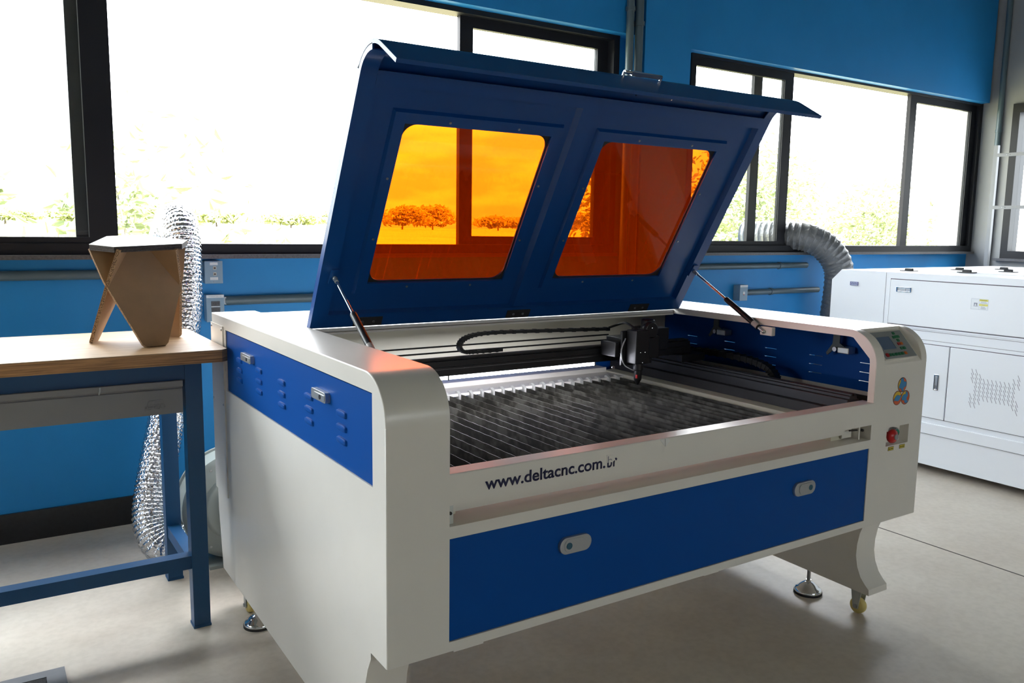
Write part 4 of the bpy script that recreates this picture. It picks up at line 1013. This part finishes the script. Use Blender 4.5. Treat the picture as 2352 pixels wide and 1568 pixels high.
G().tube([(-0.372, 1.166, 0.772), (-0.370, 1.162, 0.782), (-0.369, 1.166, 0.792)], 0.0022, 8).build('drawer_pull', M_ZINC, dr)

# ================================================================ CARDBOARD STOOL on the bench
SX, SY = -0.215, 1.432
ST = thing('cardboard_stool', 'small three-legged corrugated cardboard stool standing on the plywood bench top', 'stool', (SX, SY, TZ))
hs = 0.300
def leg_panel(ang):
    """flat tapering panel, foot away from the centre and top leaning in; ang = outward direction"""
    a = math.radians(ang); rd = Vector((math.cos(a), math.sin(a), 0)); tg = Vector((-rd.y, rd.x, 0))
    pr = [(-0.030, 0.0), (0.030, 0.0), (0.039, 0.008), (0.120, 0.200), (0.146, hs), (-0.146, hs), (-0.120, 0.200), (-0.039, 0.008)]
    def P(w, h, t):
        r = 0.140 - (0.140-0.020)*h/hs
        n = (rd*hs + Vector((0, 0, 1))*(0.140-0.020)).normalized()
        return Vector((SX, SY, TZ)) + rd*r + tg*w + Vector((0, 0, h)) + n*t
    return pr, P
for ang in (-81, 160, 36):
    pr, P = leg_panel(ang)
    faces = G()
    th = 0.0055
    A = [faces.bm.verts.new(P(w, h, th)) for w, h in pr]; B = [faces.bm.verts.new(P(w, h, th-0.0008)) for w, h in pr]
    C = [faces.bm.verts.new(P(w, h, -th+0.0008)) for w, h in pr]; Dd = [faces.bm.verts.new(P(w, h, -th)) for w, h in pr]
    n = len(pr)
    for X, Y in ((A, B), (C, Dd)):
        faces.bm.faces.new(X); faces.bm.faces.new(Y[::-1])
        for i in range(n): faces.bm.faces.new((X[i], X[(i+1) % n], Y[(i+1) % n], Y[i]))
    lg = faces.build('leg', M_CARD, ST, smooth=False)
    e = G()
    pr2 = [(w*0.995, h if 0 < h < hs else (0.0006 if h == 0 else hs-0.0006)) for w, h in pr]
    A = [e.bm.verts.new(P(w, h, th-0.0008)) for w, h in pr2]; B = [e.bm.verts.new(P(w, h, -th+0.0008)) for w, h in pr2]
    e.bm.faces.new(A); e.bm.faces.new(B[::-1])
    for i in range(n): e.bm.faces.new((A[i], A[(i+1) % n], B[(i+1) % n], B[i]))
    e.build('corrugated_core', M_CORR, lg, smooth=False)
def hexpts(r, rot, cut):
    pts = []
    for k in range(3):
        for s in (-1, 1):
            a = math.radians(rot + 120*k + s*cut); pts.append((SX+0.003+r*math.cos(a), SY+0.005+r*math.sin(a)))
    return pts
TILT = Matrix.Translation((SX, SY, TZ+hs+0.0055)) @ Matrix.Rotation(math.radians(6.0), 4, 'X') @ Matrix.Rotation(math.radians(-1.8), 4, 'Y') @ Matrix.Translation((-SX, -SY, 0))
for i in range(3):
    z = 0.0058*i
    G().prism(hexpts(0.152, 39, 42), 'z', z, z+0.0052).xform(TILT).build('seat_layer', M_CORRDARK, ST, smooth=False)
G().prism(hexpts(0.1525, 39, 42), 'z', 0.0172, 0.0182).xform(TILT).build('seat_top', M_CARDTOP, ST, smooth=False)

# ================================================================ BLOWER and SILVER HOSE
BL = thing('exhaust_blower', 'round pale grey exhaust blower on the floor behind the laser cutter corner', 'fan', (0.135, 1.70, FZ))
bx, bz = 0.137, 0.212
g = G(); g.lathe([(0.0, 0), (0.185, 0.0), (0.200, 0.006), (0.206, 0.012), (0.206, 0.020), (0.198, 0.022), (0.198, 0.130), (0.206, 0.132), (0.206, 0.142), (0.0, 0.145)], (bx, 1.640, bz), 'y', 56)
hs_ = g.build('housing', M_FAN, BL, angle=40)
G().lathe([(0.088, -0.001), (0.118, -0.012), (0.125, -0.010), (0.135, 0.002), (0.088, 0.002)], (bx, 1.640, bz), 'y', 48).build('inlet_ring', M_FAN, BL, angle=50)
for k in range(10):
    a = 2*PI*(k+0.45)/10
    G().lathe([(0.0, -0.004), (0.0045, -0.003), (0.005, 0.001), (0.0, 0.001)], (bx+0.180*math.cos(a), 1.640, bz+0.180*math.sin(a)), 'y', 8).build('screw', M_STEEL, BL)
g = G(); g.box(bx-0.12, bx+0.12, 1.625, 1.80, FZ, FZ+0.012); g.prism([(bx-0.05, FZ+0.012), (bx+0.05, FZ+0.012), (bx+0.035, FZ+0.03), (bx-0.035, FZ+0.03)], 'y', 1.625, 1.80)
g.build('base_bracket', M_FAN, BL, smooth=False)
G().tube([(0.12, 1.72, 0.085), (0.0, 1.765, 0.075), (-0.02, 1.77, 0.075)], 0.058, 24).build('outlet', M_FAN, BL)
ip = [Vector((bx, 1.645, bz)), Vector((bx+0.01, 1.60, bz+0.005)), Vector((bx+0.06, 1.55, bz+0.02)), Vector((bx+0.15, 1.50, bz+0.03)), Vector((bx+0.3, 1.47, bz+0.03))]
pp = spline(ip, 40)
G().tube(pp, [0.075+0.003*math.sin(i*0.55) for i in range(len(pp))], 32).build('inlet_hose', M_FOIL, BL, angle=180)

def hose(name, pts, r, pitch, amp, material, n=60, seg=44, sag=False, rnd=None):
    P = spline(pts, n); L = 0; rr = []
    for i in range(len(P)):
        if i: L += (P[i]-P[i-1]).length
        ph = (L/pitch) % 1.0
        k = (abs(math.sin(PI*ph))**0.7) if sag else (0.5-0.5*math.cos(2*PI*ph))
        rr.append(r - amp*k)
    return G().tube(P, rr, seg).build(name, material, None, angle=180)
h1 = hose('aluminium_duct_hose', [(0.09, 2.62, 1.20), (0.088, 2.48, 1.265), (0.086, 2.34, 1.285), (0.083, 2.235, 1.240), (0.074, 2.165, 1.09), (0.050, 2.11, 0.85), (-0.038, 2.01, 0.52), (-0.112, 1.91, 0.28), (-0.142, 1.84, 0.145), (-0.120, 1.775, 0.066), (-0.060, 1.75, 0.060), (-0.020, 1.755, 0.066)], 0.0720, 0.0165, 0.0046, M_FOIL, n=62)
tag(h1, 'silver crinkled aluminium duct hose running from the window down to the blower', 'hose')
h2 = hose('flexible_vinyl_duct', [(3.95, 2.62, 1.245), (4.00, 2.44, 1.25), (4.06, 2.31, 1.25), (4.13, 2.215, 1.236), (4.235, 2.14, 1.165), (4.315, 2.10, 1.04), (4.33, 2.10, 0.88), (4.335, 2.12, 0.70), (4.335, 2.14, 0.45), (4.34, 2.16, 0.20), (4.34, 2.17, FZ+0.004)], 0.100, 0.036, 0.0065, M_VINYL, n=44, sag=True)
tag(h2, 'grey wrinkled vinyl duct hose bending out of the right window behind the white cabinet', 'hose')

# ================================================================ CONDUITS AND SOCKETS on the window wall
def conduit(label, pts, r, clamps, y_wall=YW, group=None, bend=True):
    t = thing('conduit_pipe', label, 'pipe', pts[0], group)
    G().tube(pts, r, 16).build('pipe', M_PIPE, t)
    for c, ax in clamps:
        v = {'x': Vector((0.011, 0, 0)), 'z': Vector((0, 0, 0.011))}[ax]
        G().tube([Vector(c)-v, Vector(c)+v], r*1.22, 16).build('clamp', M_PIPE, t)
    return t
conduit('grey conduit under the sill behind the cardboard stool', [(-3.8, 2.288, 1.062), (0.16, 2.288, 1.055)], 0.0195, [((-1.4, 2.288, 1.058), 'x')])
conduit('grey conduit between the power socket box and the raised lid', [(0.262, 2.286, 0.933), (1.35, 2.286, 0.933)], 0.0205, [((0.9, 2.286, 0.933), 'x')])
conduit('upper grey conduit below the far window sill', [(2.95, 2.288, 1.046), (4.22, 2.288, 1.046)], 0.0195, [((3.935, 2.288, 1.046), 'x')])
conduit('lower grey conduit leading from the switch box to the vinyl duct', [(3.585, 2.286, 0.872), (4.36, 2.286, 0.872)], 0.0195, [((3.86, 2.286, 0.872), 'x')])
conduit('left one of two upright conduits beside the blue column', [(2.452, 2.180, FZ), (2.452, 2.180, ZC)], 0.0215, [((2.452, 2.180, 2.47), 'z')])
conduit('right one of two upright conduits beside the blue column', [(2.516, 2.178, FZ), (2.516, 2.178, ZC)], 0.0235, [((2.516, 2.178, 2.40), 'z')])
conduit('upright conduit on the light grey wall near the corner', [(XR-0.022, 2.125, FZ), (XR-0.022, 2.125, ZC)], 0.021, [((XR-0.022, 2.125, 2.10), 'z')])

def box_on_wall(name, label, cat, x0, x1, z0, z1, d):
    t = thing(name, label, cat, ((x0+x1)/2, YW, z0))
    G().box(x0, x1, YW-d, YW, z0, z1).build('box', M_BOX, t, smooth=False, bevel=0.003)
    G().box(x0-0.001, x1+0.001, YW-d-0.004, YW-d, z0-0.001, z1+0.001).build('cover_plate', M_BOX, t, smooth=False, bevel=0.0015)
    return t
t = box_on_wall('network_socket', 'upper grey wall box with two network jacks, right of the silver hose', 'socket', 0.178, 0.252, 1.012, 1.108, 0.045)
yy = YW-0.049
for z in (1.0785, 1.0525):
    j = G().box(0.2125, 0.2250, yy-0.003, yy, z-0.0065, z+0.0065).build('jack', M_IVORY, t, smooth=False)
    G().box(0.2145, 0.2230, yy-0.0035, yy-0.002, z-0.0045, z+0.0035).build('jack_opening', M_DARKPLASTIC, j, smooth=False)
for z in (1.091, 1.027):
    G().box(0.199, 0.232, yy-0.0008, yy, z-0.0005, z+0.0115).build('label_strip', M_TAG, t, smooth=False)
for z in (1.1055, 1.0185): G().ball((0.215, yy, z), 0.0022, 8).build('screw', M_STEEL, t)
t = box_on_wall('power_socket', 'lower grey wall box with two dark power sockets, below the network jacks', 'socket', 0.180, 0.254, 0.845, 0.962, 0.045)
G().box(0.180, 0.254, yy-0.0010, yy, 0.9490, 0.9615).build('label_strip', M_TAG, t, smooth=False)
lettering('label_lettering', 'NOBREAK 220V 10A', mat('label_grey_ink', (0.25, 0.30, 0.36), 0.5), t, lambda u, v, d: (0.190+u, yy-0.0010-d, 0.9535+v), 0.054, 0.0035, 0.0, 0.0002)
for z in (0.924, 0.897):
    s = G().box(0.200, 0.236, yy-0.003, yy, z-0.0105, z+0.0105).build('outlet', M_DARKPLASTIC, t, smooth=False)
    g = G()
    for dx, dz in ((-0.010, 0.001), (0.0, -0.0018), (0.010, 0.001)): g.lathe([(0.0, -0.0008), (0.0022, -0.0008), (0.0022, 0.001), (0.0, 0.001)], (0.218+dx, yy-0.003, z+dz), 'y', 10)
    g.build('socket_hole', M_RUBBER, s)
G().box(0.199, 0.237, yy-0.0025, yy, 0.9090, 0.9122).build('divider', M_TAG, t, smooth=False)
G().box(0.254, 0.266, YW-0.040, YW-0.004, 0.918, 0.950).build('pipe_adaptor', M_TAG, t, smooth=False)
t = box_on_wall('switch_box', 'small grey electrical box on the blue wall below the far window', 'socket', 3.520, 3.592, 0.823, 0.925, 0.055)
yy = YW-0.059
G().box(3.520, 3.592, yy-0.001, yy, 0.911, 0.925).build('label_strip', M_TAG, t, smooth=False)
g = G(); g.prism(arc(3.556, 0.872, 0.011, 0, 360, 20)[:-1], 'y', yy-0.002, yy); g.build('round_socket', M_TAG, t, smooth=False)
G().box(3.553, 3.559, yy-0.003, yy, 0.860, 0.866).build('red_mark', M_RED, t, smooth=False)

# ================================================================ SECOND MACHINE
X2 = 3.62
CB = thing('laser_engraver', 'second machine, a plain cool-white floor cabinet at the right edge', 'machine', (4.3, 0.5, FZ))
YB, YE = 1.640, -0.9
g = G()
g.prism([(YE, 0.030), (YB-0.02, 0.030), (YB-0.02, 0.255), (YB, 0.27), (YB, 0.998), (YB-0.062, 1.059), (YE, 1.059)], 'x', X2, 5.3)
g.box(X2-0.006, X2, YE, 1.62, 0.762, 0.766)
cb = g.build('body', M_CAB, CB, smooth=False)
g = G(); g.box(X2-0.010, X2, -0.55, 1.258, 0.7765, 1.0195); d1 = g.build('upper_door', M_CAB, CB, smooth=False, bevel=0.002)
G().box(X2-0.0015, X2, -0.556, 1.264, 0.7715, 1.0240).build('door_gap', M_SEAM, CB, smooth=False)
g = G(); g.box(X2-0.010, X2, 0.8985, 1.60, 0.2920, 0.6835); d2 = g.build('lower_door', M_CAB, CB, smooth=False, bevel=0.002)
G().box(X2-0.0015, X2, -0.556, 1.605, 0.2885, 0.6870).build('door_gap', M_SEAM, CB, smooth=False)
g = G(); g.box(X2-0.010, X2, -0.55, 0.8930, 0.2920, 0.6835); d3 = g.build('lower_door', M_CAB, CB, smooth=False, bevel=0.002)
for za in (0.752, 0.705): G().box(X2-0.0008, X2, YE, 1.62, za, za+0.0016).build('seam', M_SEAM, CB, smooth=False)
G().box(X2-0.0008, X2, 1.2915, 1.2930, 0.766, 1.055).build('seam', M_SEAM, CB, smooth=False)
g = G(); g.box(X2-0.012, X2, YE, YB-0.01, 0.202, 0.262); g.build('plinth_step', M_CAB, CB, smooth=False, bevel=0.003)
G().box(X2-0.0008, X2, YE, 1.62, 0.1985, 0.2010).build('seam', M_SEAM, CB, smooth=False)
def paddle(y0, y1, z0, z1, door, vertical):
    g = G(); g.prism(rect(y0, y1, z0, z1), 'x', X2-0.014, X2-0.009, [rect(y0+0.006, y1-0.006, z0+0.005, z1-0.005)]); p = g.build('latch', M_CHROME, door, smooth=False, bevel=0.001)
    if vertical: G().box(X2-0.0125, X2-0.010, y0+0.006, y1-0.006, z0+0.026, z1-0.010).build('latch_lever', M_LATCH, door, smooth=False, bevel=0.001)
    else: G().box(X2-0.0125, X2-0.010, y0+0.034, y1-0.010, z0+0.006, z1-0.006).build('latch_lever', M_LATCH, door, smooth=False, bevel=0.001)
    G().box(X2-0.0105, X2-0.0095, y0+0.004, y1-0.004, z0+0.004, z1-0.004).build('latch_recess', M_STEEL, door, smooth=False)
paddle(1.133, 1.220, 0.954, 0.981, d1, False); paddle(0.940, 0.966, 0.446, 0.531, d2, True)
# vent slots pressed in a bow-tie pattern, and the warning label
g = G()
rows = {0: (0, 1, 2, 6, 7, 8), 1: range(0, 9), 2: range(1, 8), 3: range(2, 7), 4: range(2, 7), 5: range(2, 7), 6: range(2, 7), 7: range(2, 7), 8: range(2, 7), 9: range(2, 7), 10: range(1, 8), 11: (0, 1, 2, 6, 7, 8)}
for c, rr in rows.items():
    for r in rr:
        y = 0.775 - 0.0205*c; z = 0.589 - 0.0213*r
        g.prism([(y, z), (y-0.0022, z), (y-0.0150, z-0.030), (y-0.0128, z-0.030)], 'x', X2-0.0104, X2-0.0098)
g.build('vent_slots', M_SLOT, d3, smooth=False)
xs = X2-0.0106
lab = G().prism(rrect(0.719, 0.809, 0.892, 0.951, 0.004, 4), 'x', xs, X2-0.009).build('warning_label', mat('white_label', (0.84, 0.88, 0.92), 0.4), d1, smooth=False)
g = G(); g.prism(rect(0.722, 0.806, 0.895, 0.948), 'x', xs-0.0002, X2-0.009, [rect(0.7228, 0.8052, 0.8958, 0.9472)]); g.box(xs-0.0002, X2-0.009, 0.7655, 0.7662, 0.8955, 0.9475)
g.build('label_border', mat('label_border_grey', (0.45, 0.48, 0.55), 0.5), d1, smooth=False)
M_LY = mat('label_yellow', (0.78, 0.74, 0.16), 0.45)
for z in (0.9375, 0.914): G().box(xs-0.0003, X2-0.009, 0.7228, 0.7655, z, z+0.0095).build('yellow_bar', M_LY, d1, smooth=False)
M_LG = mat('label_grey_text', (0.30, 0.31, 0.38), 0.5)
def PT(y0, z0): return lambda u, v, d: (xs-0.0004-d, y0-u, z0+v)
lettering('danger_lettering', '! DANGER', mat('label_olive_text', (0.32, 0.30, 0.06), 0.5), d1, PT(0.762, 0.9395), 0.034, 0.0058, 0.015, 0.0002)
g = G()
for z, a, c in ((0.9338, 0.731, 0.757), (0.930, 0.729, 0.759), (0.926, 0.725, 0.763), (0.9085, 0.735, 0.757), (0.9065, 0.737, 0.755), (0.9010, 0.729, 0.758), (0.8990, 0.732, 0.756), (0.9180, 0.738, 0.752)): g.box(xs-0.0004, X2-0.009, a, c, z, z+0.0012)
g.build('label_lines', M_LG, d1, smooth=False)
g = G(); g.prism(rect(0.775, 0.792, 0.912, 0.928), 'x', xs-0.0004, X2-0.009, [[(0.778, 0.913), (0.7895, 0.913), (0.7845, 0.9255)]]); g.box(xs-0.0004, X2-0.009, 0.771, 0.794, 0.910, 0.9115)
g.build('pictogram', M_LG, d1, smooth=False)
plate = G().box(X2-0.003, X2, 1.464, 1.516, 0.9705, 0.9920).build('name_plate', mat('steel_blue_plate', (0.38, 0.42, 0.58), 0.35), CB, smooth=False)
g = G(); g.prism(rect(1.464, 1.516, 0.9705, 0.9920), 'x', X2-0.0034, X2-0.002, [rect(1.4675, 1.5125, 0.9725, 0.9900)])
for k in range(7): g.box(X2-0.0034, X2-0.002, 1.472+k*0.0055, 1.4745+k*0.0055, 0.9765+(k % 2)*0.004, 0.9835+(k % 3)*0.002)
g.build('plate_pattern', mat('plate_dark_violet', (0.10, 0.08, 0.25), 0.4), plate, smooth=False)
# raised lid panel on top with black hinges
g = G(); g.box(3.95, 5.2, -0.5, 1.15, 1.059, 1.0625); g.build('top_cover', M_CAB, CB, smooth=False, bevel=0.001)
for x, y in ((3.85, 1.302), (4.32, 1.268), (3.956, 1.028), (4.718, 1.209), (4.29, 0.972)):
    z = 1.0625 if (x > 3.95 and y < 1.15) else 1.059
    g = G(); g.box(x-0.02, x+0.02, y-0.045, y+0.045, z, z+0.004); g.rod((x, y-0.022, z+0.008), (x, y+0.022, z+0.008), 0.0085, 10)
    g.build('hinge', M_BLACK, CB, smooth=False)
g = G()
for x in (3.8, 5.1):
    for y in (1.45, -0.7): g.lathe([(0.0, FZ), (0.03, FZ), (0.03, FZ+0.02), (0.012, FZ+0.025), (0.012, 0.032), (0.0, 0.032)], (x, y, 0), 'z', 16)
g.build('feet', M_RUBBER, CB)

# ================================================================ METAL RACK by the right wall
RK = thing('metal_rack', 'grey metal rack frame with two crossbars, standing before the light grey wall', 'rack', (5.98, 1.9, FZ))
G().box(5.97, 6.00, 1.955, 1.985, FZ, 1.955).build('upright', M_RACK, RK, smooth=False)
G().box(5.97, 6.00, 1.155, 1.185, FZ, 1.955).build('upright', M_RACK, RK, smooth=False)
for z in (1.88, 1.485, 0.35):
    g = G(); g.prism(rect(1.185, 1.955, z-0.013, z+0.013), 'x', 5.97, 5.975, [arc(y, z, 0.004, 0, 360, 10)[:-1] for y in (1.885, 1.865)])
    g.build('crossbar', M_RACK, RK, smooth=False)

# ================================================================ FLOOR BOX
FB = thing('floor_box', 'grey square floor plate with a dark carpet insert at the bottom left', 'floor box', (-0.66, 0.98, FZ))
g = G(); g.prism(rect(-0.81, -0.503, 0.83, 1.137), 'z', FZ, FZ+0.004, [rect(-0.762, -0.551, 0.878, 1.099)]); g.build('plate', M_FBOX, FB, smooth=False)
G().box(-0.762, -0.551, 0.878, 1.099, FZ, FZ+0.002).build('carpet_insert', M_CARPET, FB, smooth=False)
